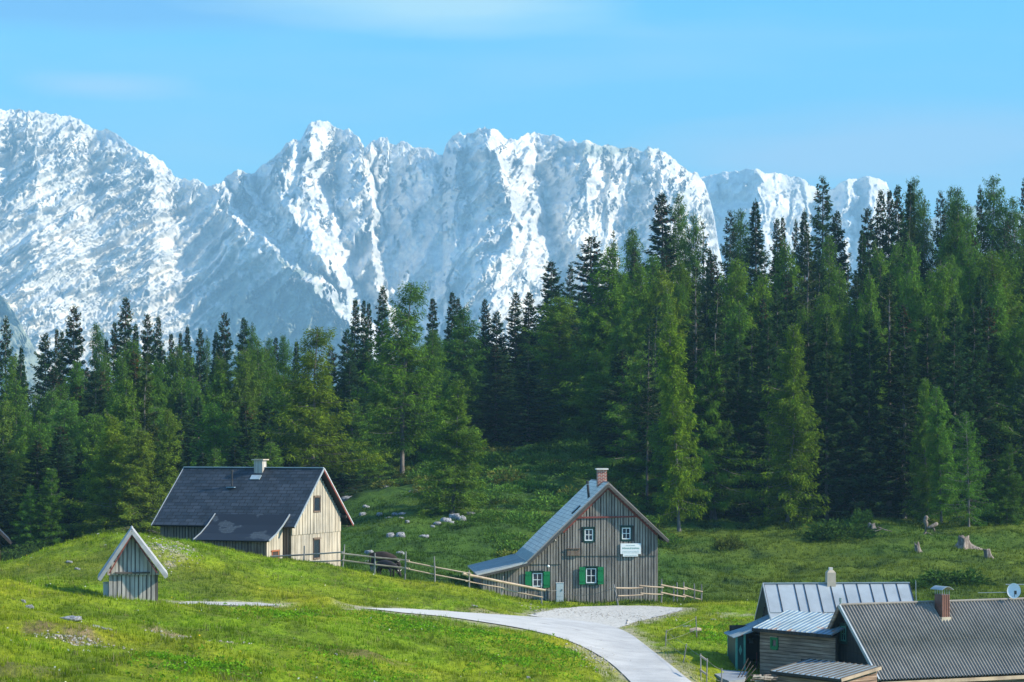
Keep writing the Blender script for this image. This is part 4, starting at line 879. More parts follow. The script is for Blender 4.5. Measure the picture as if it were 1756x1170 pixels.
for q in range(6): mb.tube([(-.3 + q * .15, -.12, .95), (-.3 + q * .15, .12, .95)], .008, 4)
mb.build('antenna_arm', M['steel'], sdp)

# lean-to at its gable: low sheet roof (own place on the hut)
eL, eR = P(1321, 1150.4, 113.5), P(1442, 1165, 109.6); ed = (eR - eL); ed.z = 0; wl = ed.length; ang = math.atan2(ed.y, ed.x)
an = empty('woodshed', (eL.x, eL.y, gA), ang); tag(an, 'low shed with blue-green seamed metal roof in front of the corrugated hut', 'shed')
zE = eL.z - gA; zT = zE + .42; dp = 2.5
mb = MB(); mb.slab([(0, zE), (dp, zT)][::-1], 'x', 0, wl, .07); r_ = mb.build('roof', M['sheet_teal'], an)
mb = MB()
for k in range(13): x = .03 + (wl - .06) * k / 12; mb.beam((x, -.01, zE + .025), (x, dp, zT + .025), .03, .05)
mb.build('seam', M['gap'], r_)
mb = MB(); mb.box(0, wl, -.04, -.005, zE - .13, zE - .01); mb.build('gutter', M['metal_dark'], an)
mb = MB(); mb.beam((wl + .02, 0, zE - .06), (wl + .02, dp, zT - .06), .05, .14); mb.build('bargeboard', M['wood_rail'], an)
boarded('wall', [(.15, -.5), (wl - .2, -.5), (wl - .2, zE - .1), (.15, zE - .1)], an, M['wood_log'], M['gap_brown'], 'y', .25, -1, .24, .2, .05, .12, logs=True, seed=17, holes=[(2.3, 3.4, .6, 1.8)])
window(an, 2.4, 3.3, .7, 1.72, .24, mats=('teal', 'green'))
boarded('wall', [(.28, -.5), (dp - .1, -.5), (dp - .1, zT - .15), (.28, zE - .12)], an, M['wood_log'], M['gap_brown'], 'x', wl - .2, 1, .24, .2, .05, .12, logs=True, seed=18)
mb = MB(); mb.box(.15, .3, .38, dp - .1, -.5, zE - .1); mb.build('wall', M['wood_dark'], an)

# ---------------------------------------------------------------- seam-metal-roof chalet behind
BB = P(1309, 1001, 122.0); gB = -11.45; HB = BB.z - gB
hb = empty('alpine_chalet', (BB.x, BB.y, gB), R(4.5)); tag(hb, 'timber chalet with pale seamed metal roof, cream chimney and dark porch, behind the hut', 'house')
LB = (1563 - 1309) / F * 122.4
fr = [(0, HB), (-1.65, HB - 1.36), (-2.6, HB - 1.80)]
mb = MB(); mb.slab(fr, 'x', 0, LB, .07); rb = mb.build('roof', M['zinc'], hb)
mb = MB(); mb.slab([(0, HB + .008), (2.3, HB - 1.95)], 'x', 0, LB, .07); mb.build('roof', M['zinc'], hb)
mb = MB()
for k in range(12):
    x = .02 + (LB - .04) * (k + (0.28 if k == 2 else 0)) / 11
    x = min(x, LB - .02); mb.beam((x, -.02, HB - .0), (x, -1.66, HB - 1.335), .028, .05)
mb.build('seam', M['metal_dark'], rb)
mb = MB(); mb.beam((.0, -1.66, HB - 1.34), (LB, -1.66, HB - 1.34), .03, .02); mb.beam((0, 0, HB + .02), (LB, 0, HB + .02), .16, .05); mb.build('ridge_cap', M['steel'], rb)
beams('bargeboard', M['zinc'], hb, [((-.02, *fr[0]), (-.02, *fr[1]), .05, .13), ((-.02, *fr[1]), (-.02, *fr[2]), .05, .13), ((-.021, 0, HB - .05), (-.021, 2.3, HB - 2.0), .05, .12)])
gpB = [(-2.3, -.8), (2.1, -.8), (2.1, HB - 1.95), (0, HB - .12), (-1.65, HB - 1.46), (-2.3, HB - 1.78)]
boarded('wall', gpB, hb, M['wood_dark'], M['gap_brown'], 'x', .35, -1, .24, .2, .05, .15, logs=True, seed=19)
mb = MB(); mb.box(.5, LB - .3, -2.3, -2.15, -.8, HB - 1.75); mb.box(.5, LB - .3, 1.95, 2.1, -.8, HB - 2.0); mb.extr_x(gpB, LB - .45, LB - .3); mb.build('wall', M['wood_dark'], hb)
cxB = (1426 - 1309) / F * 122.2
mb = MB(); mb.hexa([(cxB - .22, -.2, HB - .3), (cxB + .22, -.2, HB - .3), (cxB + .22, .3, HB - .3), (cxB - .22, .3, HB - .3), (cxB - .22, -.2, HB + .55), (cxB + .22, -.2, HB + .55), (cxB + .22, .3, HB + .55), (cxB - .22, .3, HB + .55)])
mb.hexa([(cxB - .21, -.19, HB + .551), (cxB + .21, -.19, HB + .551), (cxB + .21, .29, HB + .551), (cxB - .21, .29, HB + .551), (cxB - .13, -.12, HB + .66), (cxB + .13, -.12, HB + .66), (cxB + .13, .2, HB + .66), (cxB - .13, .2, HB + .66)])
c_ = mb.build('chimney', M['plaster'], hb)
mb = MB(); mb.box(cxB - .09, cxB + .09, -.08, .16, HB + .661, HB + .80); mb.build('cap', M['cap'], c_)
# porch with curved sheet roof reaching out to the left
pf = [(0.30, HB - 1.62), (-.35, HB - 1.92), (-1.05, HB - 2.22), (-1.95, HB - 2.50)]
mb = MB(); mb.slab(pf, 'y', -2.35, 0.35, .05); pr_ = mb.build('porch_roof', M['sheet_blue'], hb)
mb = MB()
for k in range(7):
    y = -2.33 + k * .44
    for i in range(3): mb.beam((pf[i][0], y, pf[i][1] + .02), (pf[i + 1][0], y, pf[i + 1][1] + .02), .03, .045)
mb.build('seam', M['sheet_teal'], pr_)
for (x, y) in ((-1.75, -2.2), (-1.35, -2.2), (-1.75, .15)):
    mb = MB(); mb.box(x - .05, x + .05, y - .05, y + .05, -.6, HB - 2.45 + (.14 if x > -1.5 else 0)); mb.build('porch_post', M['teal'], hb)
mb = MB(); mb.box(-1.70, -1.40, -2.19, -2.15, -.1, HB - 2.5); mb.box(-1.78, -1.74, -2.1, .1, -.6, HB - 2.5)
pp = mb.build('porch_panel', M['green_dark'], hb)
mb = MB(); q = HB - 3.15; mb.extr_y([(-1.63, q), (-1.55, q - .26), (-1.47, q), (-1.55, q + .26)], -2.215, -2.195); mb.build('diamond_ornament', M['teal'], pp)
mb = MB(); mb.box(-1.7, .2, .12, .2, -.6, HB - 2.1); mb.box(-.55, -.45, -2.0, .1, HB - 2.5, HB - 2.42); mb.build('porch_wall', M['wood_dark'], hb)
mb = MB(); mb.box(-.95, -.25, .08, .115, -.5, 1.55); dd_ = mb.build('door', M['gap_brown'], hb)
mb = MB(); mb.box(-.72, -.50, .06, .078, 1.05, 1.3); mb.build('notice', M['curtain'], dd_)
mb = MB(); mb.box(-.58, -.53, -1.2, -1.15, -.5, .7); mb.build('pole', M['red_trim'], dd_)

# annex under a rusting blue roof
eL, eR = P(1291, 1077, 119.0), P(1404, 1089, 115.5); ed = (eR - eL); ed.z = 0; ang = math.atan2(ed.y, ed.x); wl = 5.3
ax = empty('log_annex', (eL.x, eL.y, gB - .9), ang); tag(ax, 'weathered log annex with rusting blue seamed roof and little green window', 'shed')
zE = eL.z - (gB - .9); dp = 2.45; zT = zE + .76
mb = MB(); mb.slab([(0, zE), (dp, zT)][::-1], 'x', 0, wl, .06); r_ = mb.build('roof', M['sheet_blue'], ax)
mb = MB()
for k in range(17): x = .03 + (wl - .06) * k / 16; mb.beam((x, 0, zE + .02), (x, dp, zT + .02), .028, .045)
mb.build('seam', M['sheet_teal'], r_)
mb = MB(); mb.box(-.02, wl, -.05, -.004, zE - .16, zE - .0); mb.build('fascia', M['wood_dark'], ax)
mb = MB(); mb.beam((-.03, 0, zE - .06), (-.03, dp, zT - .06), .05, .12); mb.build('bargeboard', M['wood_dark'], ax)
wz = zE - .95
boarded('wall', [(.22, -.6), (wl, -.6), (wl, zE - .1), (.22, zE - .1)], ax, M['wood_log'], M['gap_brown'], 'y', .3, -1, .17, .15, .04, .14, logs=True, seed=21, holes=[(.98, 1.52, wz - .05, wz + .6), (3.05, 4.5, .85, 1.65)])
boarded('wall', [(.32, -.6), (dp - .05, -.6), (dp - .05, zT - .15), (.32, zE - .1)], ax, M['wood_log'], M['gap_brown'], 'x', .22, -1, .17, .15, .04, .12, logs=True, seed=22)
window(ax, 1.08, 1.42, wz + .08, wz + .47, .27, mats=('green', 'green'), cols=1, rws=1, lintel=False, frame=.05)
mb = MB(); mb.box(1.0, 1.5, .17, .24, wz + .565, wz + .60); mb.build('sill', M['wood_rail'], ax)
mb = MB()
for k in range(6): mb.box(3.08 + k * .105, 3.15 + k * .105, .22, .29, .85, 1.65)
mb.build('slat_panel', M['wood_dark'], ax)
mb = MB(); mb.box(3.78, 4.5, .26, .29, .9, 1.62); mb.build('shelf_board', M['zinc'], ax)
# slab, beams, woodpile, mast
def quad_on(name, pts, z, mat, th=.16):
    mb = MB(); A_ = []
    for px, py in pts: D = F * (-z) / (py - HY); A_.append(((px - CX) / F * D, D, z))
    mb.face(A_); lo = [(x, y, z - th) for x, y, _ in A_]
    for i in range(len(A_)): j = (i + 1) % len(A_); mb.face([A_[i], lo[i], lo[j], A_[j]])
    return mb.build(name, mat)
tag(quad_on('concrete_slab', [(1216, 1150.5), (1236, 1148.5), (1282, 1152), (1276, 1165), (1250, 1168), (1238, 1163)][::-1], -11.36, M['concrete']), 'flat grey concrete slab at the porch of the chalet', 'paving slab')
st = empty('plank_stack', P(1285, 1150, 114.5)); tag(st, 'bundle of long grey planks leaning against the log annex corner', 'planks')
rng = random.Random(3)
for k in range(4):
    mb = MB(); a = Vector((-.75 + k * .13, -.5 + k * .12, -.62)); b_ = Vector((-.02 + k * .13, .35 + k * .1, .55 - k * .17)); mb.beam(a, b_, .03, .04); mb.build('plank', M['wood_dark'], st)
wp = empty('woodpile', P(1311, 1168, 112.6)); tag(wp, 'pile of split grey firewood below the log annex', 'firewood')
for k in range(26):
    mb = MB(); x = rng.uniform(-.45, .45); y = rng.uniform(-.3, .5); z = rng.uniform(-.2, .32 - abs(x) * .3); t_ = rng.uniform(-.4, .4)
    mb.tube([(x - .2 * math.cos(t_), y - .2 * math.sin(t_), z), (x + .2 * math.cos(t_), y + .2 * math.sin(t_), z + rng.uniform(-.05, .05))], [.055, .05], 5); mb.build('log', M['stump'] if k % 3 else M['plaster'], wp)
pm = P(1572, 1034, 121); mm = MB(); mm.tube([(0, 0, -1.6), (-.05, 0, 1.12)], .018, 6); o = mm.build('rod', M['steel']); o.location = pm; tag(o, 'thin metal rod rising beside the right end of the seamed metal roof', 'rod')

# ================================================================ FENCES
def at(px, py, D): return P(px, py, D)
def fence(name, posts, rails, label, cat, rail_r=.05, post_r=.05, mats=('rail_grey', 'wood_rail')):
    """posts: (px top, py top, px foot, D); rails: (x0,y0,D0,x1,y1,D1,radius,matkey)"""
    p0 = posts[0]; g = P(p0[2], 0, p0[3]); root = empty(name, (g.x, g.y, gz1(g.x, g.y))); tag(root, label, cat)
    o0 = root.location
    for (tx, ty, bx, D) in posts:
        b_ = P(bx, 0, D); b_.z = gz1(b_.x, D) - .3; t_ = P(tx, ty, D)
        mb = MB(); mb.tube([b_ - o0, (b_ * .4 + t_ * .6) - o0 + Vector((.015, 0, 0)), t_ - o0], [post_r * 1.1, post_r, post_r * .8], 7); mb.build('post', M[mats[0]], root)
    for (x0, y0, d0, x1, y1, d1, r_, mk) in rails:
        a, b_ = P(x0, y0, d0), P(x1, y1, d1); mid = (a + b_) / 2 + Vector((0, 0, -.02))
        mb = MB(); mb.tube([a - o0, mid - o0, b_ - o0], [r_, r_ * .95, r_ * .85], 7); mb.build('rail', M[mk], root)
    return root
wr, rg = 'wood_rail', 'rail_grey'
fence('rail_fence', [(522, 936, 520, 157), (590.8, 934, 586.5, 156.2), (643, 948.7, 642, 155), (696, 946, 694, 154), (744.6, 954.7, 746, 154), (804.4, 978.6, 804.4, 154.4), (862.9, 988, 858, 156), (927.6, 1000, 929, 157.2)],
      [(464, 954.5, 158, 588, 947, 156.1, .055, rg), (498, 964, 158, 588, 961.5, 156.1, .05, rg), (586, 949.5, 156.1, 702, 961.5, 153.9, .06, wr), (587, 961, 156.1, 702, 975, 153.9, .055, wr),
       (697, 963, 153.9, 808, 984, 154.3, .05, wr), (697, 975.5, 153.9, 806, 997, 154.3, .045, wr), (794, 984, 154.2, 935, 1012.5, 157, .085, wr), (798, 996.5, 154.2, 872, 1009.5, 156, .035, wr), (858, 1009.5, 156, 931, 1024.5, 157, .05, wr)],
      'long two-rail wooden fence running down the mound to the grey farmhouse', 'fence')
fence('rail_fence', [(1052.5, 1002, 1061.5, 157.4), (1134.5, 993, 1134, 159.2), (1155, 1004, 1155, 160.4), (1161, 999, 1161, 160.6), (1172.5, 998, 1172.5, 161), (1190.5, 1001, 1190.5, 161.4), (1203, 1002, 1202.5, 161.8)],
      [(1056, 1008.5, 157.3, 1102, 1008.3, 158.2, .055, wr), (1060, 1022, 157.3, 1103, 1020, 158.2, .045, wr), (1096, 1004.5, 158.2, 1138, 1007.5, 159.1, .055, wr), (1098, 1017.5, 158.2, 1137, 1019.5, 159.1, .045, wr),
       (1133, 1003, 159.1, 1178, 1011, 160.9, .055, wr), (1133, 1016, 159.1, 1176, 1024, 160.9, .05, wr), (1172, 1007, 160.9, 1205, 1015, 161.8, .045, wr), (1171, 1020, 160.9, 1203, 1028.5, 161.8, .045, wr)],
      'short two-rail wooden fence on the grass at the right corner of the grey farmhouse', 'fence')
# thin wire from fence to farmhouse cabinet
mb = MB(); a = P(934, 1010, 157); b_ = P(955, 1013, 160.5); mb.tube([a, (a + b_) / 2 - Vector((0, 0, .08)), b_], .012, 4)
a, b_ = P(966, 1018, 160.5), P(1054, 1007.5, 157.4); pts = [a.lerp(b_, t_) - Vector((0, 0, .28 * 4 * t_ * (1 - t_))) for t_ in np.linspace(0, 1, 9)]; mb.tube(pts, .014, 4)
tag(mb.build('wire', M['rail_grey']), 'thin pale wire hanging between the two wooden fences across the farmhouse wall', 'wire')
# rope fence of metal stakes by the road
stk = [(1193.4, 1057, 1195), (1142.7, 1080, 1141), (1177.4, 1104, 1171), (1201.4, 1121, 1202), (1212.8, 1129, 1211.6), (1237.8, 1146, 1237)]
foot = [1091, 1111, 1138, 1163.5, 1172, 1178]
root = None
for (tx, ty, bx), fy_ in zip(stk, foot):
    g = hit(bx, fy_, 95); t_ = P(tx, ty, g.y); bz = Vector((g.x, g.y, gz1(g.x, g.y) - .15))
    if root is None: root = empty('stake_fence', (g.x, g.y, g.z)); tag(root, 'wire fence on thin grey metal stakes on the grass between road and chalet', 'fence'); o0 = root.location.copy(); tops = []
    mb = MB(); mb.tube([bz - o0, t_ - o0], .028, 6); mb.build('stake', M['rail_grey'], root); tops.append((t_, bz))
mb = MB()
for i, j in ((0, 1), (1, 2), (2, 3), (4, 5)):
    for f_ in (.93, .45):
        a = tops[i][0] * f_ + tops[i][1] * (1 - f_); b_ = tops[j][0] * f_ + tops[j][1] * (1 - f_)
        mb.tube([a - o0, (a + b_) / 2 - o0 - Vector((0, 0, .06)), b_ - o0], .008, 4)
mb.build('wire', M['rail_grey'], root)
for f_ in (.92, .45):
    a = tops[3][0] * f_ + tops[3][1] * (1 - f_); b_ = tops[4][0] * f_ + tops[4][1] * (1 - f_); mb = MB(); mb.tube([a - o0, b_ - o0], .05, 7); mb.build('wooden_bar', M['wood_rail'], root)

# ================================================================ TREES
def kites(base, direc, L, Wd, rng):
    """one small pointed face per spray: base point, direction, length, width"""
    n = len(base); d = direc / np.linalg.norm(direc, axis=1, keepdims=True)
    r = rng.normal(size=(n, 3)); sd_ = np.cross(d, r); sd_ /= np.linalg.norm(sd_, axis=1, keepdims=True) + 1e-9
    L = L[:, None]; Wd = Wd[:, None]
    sag = np.zeros((n, 3)); sag[:, 2] = -0.12 * L[:, 0]
    v = np.stack([base, base + d * L * .45 + sd_ * Wd * .5, base + d * L + sag, base + d * L * .45 - sd_ * Wd * .5], 1).reshape(-1, 3)
    f = np.arange(4 * n).reshape(n, 4); return v, f
def conifer(seed, kind, H=20.0, Rm=2.8, bare=0.06, thin=1.0, bend=0.0, power=0.85, gap=0.0, cones=False, shag=1.0):
    rng = np.random.default_rng(seed); larch = kind == 'larch'
    tb = MB(); B = []; Dr = []; Ls = []; Ws = []; Cs = []; limbs = []
    ph = rng.uniform(0, 6.28)
    def axis(z):
        t = z / H; return np.array([bend * math.sin(t * 3.0 + ph) * (1 - t * .3) + .06 * math.sin(z * .9 + ph), bend * .5 * math.cos(t * 2.4 + ph) - bend * .5 * math.cos(ph), z])
    zs = np.linspace(-0.4, H * .985, 15); rad = [0.0135 * H * .5 * (1 - max(z, 0) / H) ** .8 * (1.5 if z < .3 else 1) + .012 for z in zs]
    tb.tube([axis(z) for z in zs], rad, 8, caps=False)
    z = H * bare + rng.uniform(0, .3)
    lump = [(rng.uniform(0, 6.28), rng.uniform(.1, .95), rng.uniform(-.4, .3)) for _ in range(9)]
    while z < H * .992:
        t = 1 - z / H
        prof = t ** power * (1.0 if t < .75 else 1.0 - (t - .75) * 1.1) 
        r = Rm * prof + .10 + (.06 if larch else .0)
        nb = (5 if larch else 6) + (rng.random() < .5); a0 = rng.uniform(0, 6.28)
        for k in range(nb):
            if rng.random() < gap + (0.10 if not larch else 0.14): continue
            az = a0 + 6.283 * k / nb + rng.normal(0, .28); rr0 = r * rng.uniform(.62, 1.22)
            for (la, lt, lv) in lump:
                c = math.cos(az - la); 
                if c > .3 and abs(t - lt) < .12: rr0 *= 1 + lv * c * shag
            el = (.55 - 1.0 * t if not larch else .50 - .85 * t) + rng.normal(0, .12 if not larch else .20)
            el = max(el, -.42 if not larch else -.30)
            dr = np.array([math.cos(az), math.sin(az), 0]); base = axis(min(z + rng.uniform(-.5, .5)*(1 if larch else .6) * (1 if t > .1 else .5), H * .985))
            curl = (.10 if larch else .16) * rr0
            sN = max(4, int(rr0 / (.085 if not larch else .095) * thin) + 2)
            s = (np.arange(sN) + rng.uniform(0, 1, sN)) / sN; s = .05 + .95 * s ** .85
            def pt(q): return base + dr * rr0 * q + np.array([0, 0, 1]) * (rr0 * math.tan(el) * q + curl * q * q * (1 if not larch else .6) - (.05 * rr0 * math.sin(q * 3.14)))
            limbs.append((base, pt(.45), pt(.86), rr0))
            side = np.array([-dr[1], dr[0], 0])
            for q in s:
                p = pt(q); m_ = 4 if not larch else 5
                for _ in range(m_):
                    if larch:
                        hang = rng.uniform(.2, 1.5); d = dr * rng.uniform(-.1, .7) + side * rng.normal(0, .55) + np.array([0, 0, -hang * .9 + .35])
                        L = rng.uniform(.20, .52) * (1 - .30 * q) * (.6 + .5 * min(rr0, 2.) / 1.5); w = rng.uniform(.045, .09)
                        pp = p + side * rng.normal(0, .10 + .10 * rr0 * (1 - q)) + np.array([0, 0, rng.normal(-.16, .20)])
                    else:
                        sg = 1 if rng.random() < .5 else -1; d = dr * rng.uniform(.5, 1.1) + side * sg * rng.uniform(.3, 1.1) + np.array([0, 0, rng.uniform(-.65, .10)])
                        L = rng.uniform(.26, .58) * (1 - .40 * q) * (.55 + .5 * min(rr0, 2.) / 1.5); w = rng.uniform(.07, .13)
                        pp = p + side * sg * rng.uniform(0, .12 * rr0) * (1 - q) + np.array([0, 0, rng.normal(-.04, .08)])
                    if t < .15: L *= .55 + 3 * t
                    B.append(pp); Dr.append(d); Ls.append(L); Ws.append(w)
                    new = q > .8
                    if larch: c = np.array([.098, .172, .024]) * rng.uniform(.65, 1.3) + (np.array([.035, .05, .0]) if new else 0)
                    else: c = np.array([.032, .065, .022]) * rng.uniform(.6, 1.35) + (np.array([.012, .024, .002]) if new else 0)
                    if not larch and rng.random() < .03 * (t > .3): c = np.array([.075, .06, .045])
                    if cones and t < .14 and rng.random() < .14: c = np.array([.16, .055, .035])
                    Cs.append(c)
        z += (.34 + .12 * t) * (1 if not larch else 1.02) / max(.7, min(1.2, thin))
    # leader shoot
    tip = axis(H * .985)
    for _ in range(16): B.append(tip + np.array([0, 0, rng.uniform(-.5, .15)])); Dr.append(np.array([rng.normal(0, .5), rng.normal(0, .5), 1.0])); Ls.append(rng.uniform(.15, .4)); Ws.append(.05); Cs.append(np.array([.05, .09, .03]))
    for (a, b_, c, r0) in limbs: tb.tube([a, b_, c], [.012 + r0 * .011, .010 + r0 * .006, .006], 3, caps=False)
    v, f = kites(np.array(B), np.array(Dr), np.array(Ls), np.array(Ws), rng)
    return tb, v, f, np.repeat(np.array(Cs), 4, 0)
PROTO = {}
def make_proto(key, *a, bark='bark', **k):
    tb, v, f, c = conifer(*a, **k)
    tr = tb.build('trunk', M[bark], None, True); cr_ = mesh_np('crown', v, f, M['needles'], colors=c)
    PROTO[key] = (tr.data, cr_.data, k.get('H', 20.0), k.get('Rm', 2.8)); bpy.data.objects.remove(tr); bpy.data.objects.remove(cr_)
make_proto('s0', 1, 'spruce', Rm=2.3, cones=True); make_proto('s1', 2, 'spruce', Rm=2.6, power=.75, shag=1.4, cones=True); make_proto('s2', 3, 'spruce', Rm=2.0, power=.95, gap=.06)
make_proto('s3', 4, 'spruce', Rm=2.8, bare=.10, gap=.14, thin=.8, shag=1.6, cones=True); make_proto('s4', 5, 'spruce', Rm=2.4, power=.7); make_proto('s5', 6, 'spruce', Rm=3.0, bare=.2, gap=.20, thin=.8, bend=.25, shag=2.0)
make_proto('n0', 7, 'spruce', Rm=1.5, power=.8, cones=True, gap=.05)           # narrow
make_proto('t0', 8, 'spruce', H=20.0, Rm=2.5, bare=.10, gap=.34, thin=.62, shag=1.8)     # thinning crown, trunk shows
make_proto('l0', 11, 'larch', Rm=3.2, power=.62, shag=1.2, thin=1.15); make_proto('l1', 12, 'larch', Rm=2.8, power=.7, bend=.2, shag=1.5, thin=1.15); make_proto('l2', 13, 'larch', Rm=3.8, power=.58, shag=1.8, bare=.1, thin=1.1)
make_proto('l3', 14, 'larch', Rm=3.0, power=.75, gap=.08, shag=1.2); make_proto('l4', 15, 'larch', Rm=3.4, power=.55, bend=.3, shag=2.2, gap=.12, bare=.12)
make_proto('f0', 21, 'larch', Rm=2.6, bare=.11, bend=.45, power=.6, gap=.12, shag=1.6, bark='bark_pale', thin=1.2)   # front larches with visible stems
make_proto('f1', 22, 'larch', Rm=2.8, bare=.08, bend=.35, power=.62, gap=.10, shag=1.8, thin=1.2, bark='bark_pale')
make_proto('f2', 23, 'larch', Rm=3.6, bare=.17, bend=.6, power=.5, gap=.24, shag=2.6, thin=1.1)
make_proto('y0', 24, 'larch', H=20, Rm=5.2, bare=.12, bend=.5, power=.75, gap=.10, thin=.55, bark='bark_pale')       # young, broad
ntree = 0
def tree(key, px, tip, D, w=None, label=None, group=None, tint=(1, 1, 1), name=None, base_px=None, height=None, sink=.2):
    """tip at photo (px, tip), standing on the ground at distance D; w = crown width in photo pixels"""
    global ntree; ntree += 1
    x = (px - CX) / F * D; zt = (HY - tip) / F * D; zg = gz1(x, D) - sink; h = zt - zg if height is None else height
    trm, crm, H, Rm = PROTO[key]
    larch = key[0] in 'lfy'
    root = empty(name or ('larch' if larch else 'spruce'), (x, D, zg), random.uniform(0, 6.28))
    sz = h / H; sx = sz if w is None else (w / F * D) / (2 * Rm * .80)
    sx = min(max(sx, sz * .55), sz * 2.2) if w is None else sx
    root.scale = (sx, sx, sz)
    for nm, me in (('trunk', trm), ('crown', crm)):
        o = bpy.data.objects.new(nm, me); col.objects.link(o); o.parent = root
        if nm == 'crown':
            j = random.uniform(.82, 1.18); g_ = random.uniform(.92, 1.10)
            o.color = (tint[0] * j * g_, tint[1] * j, tint[2] * j * random.uniform(.85, 1.2), 1)
    tag(root, label, 'tree', group); return root
random.seed(11)
ORD = ['first', 'second', 'third', 'fourth', 'fifth', 'sixth', 'seventh', 'eighth', 'ninth', 'tenth', 'eleventh', 'twelfth', 'thirteenth', 'fourteenth', 'fifteenth', 'sixteenth', 'seventeenth', 'eighteenth', 'nineteenth', 'twentieth']
LAND = [(0, 165, 'above the mound'), (165, 285, 'above the little shed'), (285, 450, 'above the slate roof'), (450, 600, 'above the slate gable'),
        (600, 800, 'above the rocky pasture'), (800, 960, 'above the farmhouse lean-to'), (960, 1130, 'above the farmhouse gable'), (1130, 1305, 'above the short rail fence'),
        (1305, 1430, 'left above the metal roof'), (1430, 1570, 'right above the metal roof'), (1570, 1700, 'above the tree stumps'), (1700, 1760, 'above the satellite dish')]
def land(px):
    for i, (a, b_, n) in enumerate(LAND):
        if a <= px < b_: return i, n
    return (0, LAND[0][2]) if px < 0 else (11, LAND[11][2])
SKY = [  # skyline trees: px, tip row, kind, width, distance
 (10, 541, 's3', 60, 290), (36, 591, 's2', 34, 275), (78, 570, 's4', 50, 300), (97, 562, 'n0', 26, 310), (106, 566, 'n0', 28, 312), (127, 522, 's1', 60, 300), (165, 553, 'l1', 44, 310), (182, 578, 's2', 34, 300), (197, 550, 'n0', 30, 308),
 (215, 508, 's0', 58, 300), (233, 552, 's2', 34, 312), (253, 536, 's1', 48, 305), (271, 541, 's0', 36, 300), (293, 570, 'n0', 28, 308), (309, 569, 'n0', 24, 312), (322, 557, 's2', 34, 306), (343, 562, 's0', 38, 296), (355, 573, 'l3', 34, 315),
 (371, 565, 's2', 36, 306), (385, 533, 's1', 46, 310), (419, 544, 's4', 44, 305), (433, 551, 'l3', 46, 300), (461, 579, 'l4', 40, 300), (473, 577, 'n0', 28, 306), (487, 574, 'l1', 40, 300), (508, 582, 's2', 30, 305),
 (595, 563, 's4', 40, 295), (609, 512, 'n0', 34, 300), (624, 513, 'n0', 26, 302), (632, 518, 'n0', 26, 306), (656, 489, 's0', 46, 300), (742, 510, 'n0', 36, 306), (775, 499, 'n0', 34, 308), (786, 510, 's0', 34, 303), (795, 527, 'l0', 76, 292),
 (832, 512, 's0', 38, 306), (852, 533, 's4', 42, 298), (884, 500, 's0', 48, 300), (907, 500, 's0', 52, 304), (945, 446, 's1', 66, 312), (978, 450, 's3', 44, 316), (1014, 403, 's1', 84, 320), (1052, 394, 't0', 40, 330), (1081, 391, 'l1', 60, 322),
 (1088, 421, 'n0', 30, 300), (1135, 330, 's0', 78, 325), (1163, 331, 'l4', 52, 326), (1187, 367, 'l4', 52, 320), (1206, 378, 't0', 44, 322), (1218, 424, 's2', 34, 300), (1252, 358, 's3', 54, 322), (1274, 358, 'l4', 56, 325), (1296, 341, 's2', 56, 318),
 (1333, 373, 's0', 44, 315), (1342, 370, 'n0', 26, 322), (1365, 375, 's3', 42, 322), (1380, 358, 's2', 48, 312), (1411, 299, 's3', 74, 325), (1434, 361, 's4', 56, 320), (1488, 354, 's1', 56, 318), (1510, 324, 's0', 50, 320), (1525, 324, 'n0', 34, 324),
 (1540, 316, 's0', 48, 318), (1560, 309, 's2', 50, 320), (1569, 303, 'l4', 54, 325), (1585, 333, 'l3', 50, 322), (1613, 324, 's3', 50, 318), (1629, 319, 'l4', 46, 326), (1640, 321, 'l1', 60, 320), (1659, 349, 'l4', 50, 318), (1681, 317, 's3', 48, 324),
 (1705, 300, 'l4', 72, 322), (1743, 337, 'l4', 56, 320), (1757, 304, 's3', 50, 322)]
seen = {}
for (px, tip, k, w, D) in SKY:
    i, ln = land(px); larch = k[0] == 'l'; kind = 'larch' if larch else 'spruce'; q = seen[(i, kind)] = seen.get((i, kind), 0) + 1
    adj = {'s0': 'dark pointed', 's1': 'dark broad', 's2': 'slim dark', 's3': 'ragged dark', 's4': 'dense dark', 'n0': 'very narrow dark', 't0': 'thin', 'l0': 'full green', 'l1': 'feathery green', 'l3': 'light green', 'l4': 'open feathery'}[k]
    tree(k, px, tip, D, w * 1.55 if k != 'n0' else w * 1.35, f'{adj} {kind} on the skyline {ln}, {ORD[q - 1]} {kind} from left', 'skyline trees of the forest', tint=(.85, .95, 1.0) if not larch else (.7, .88, 1.05))
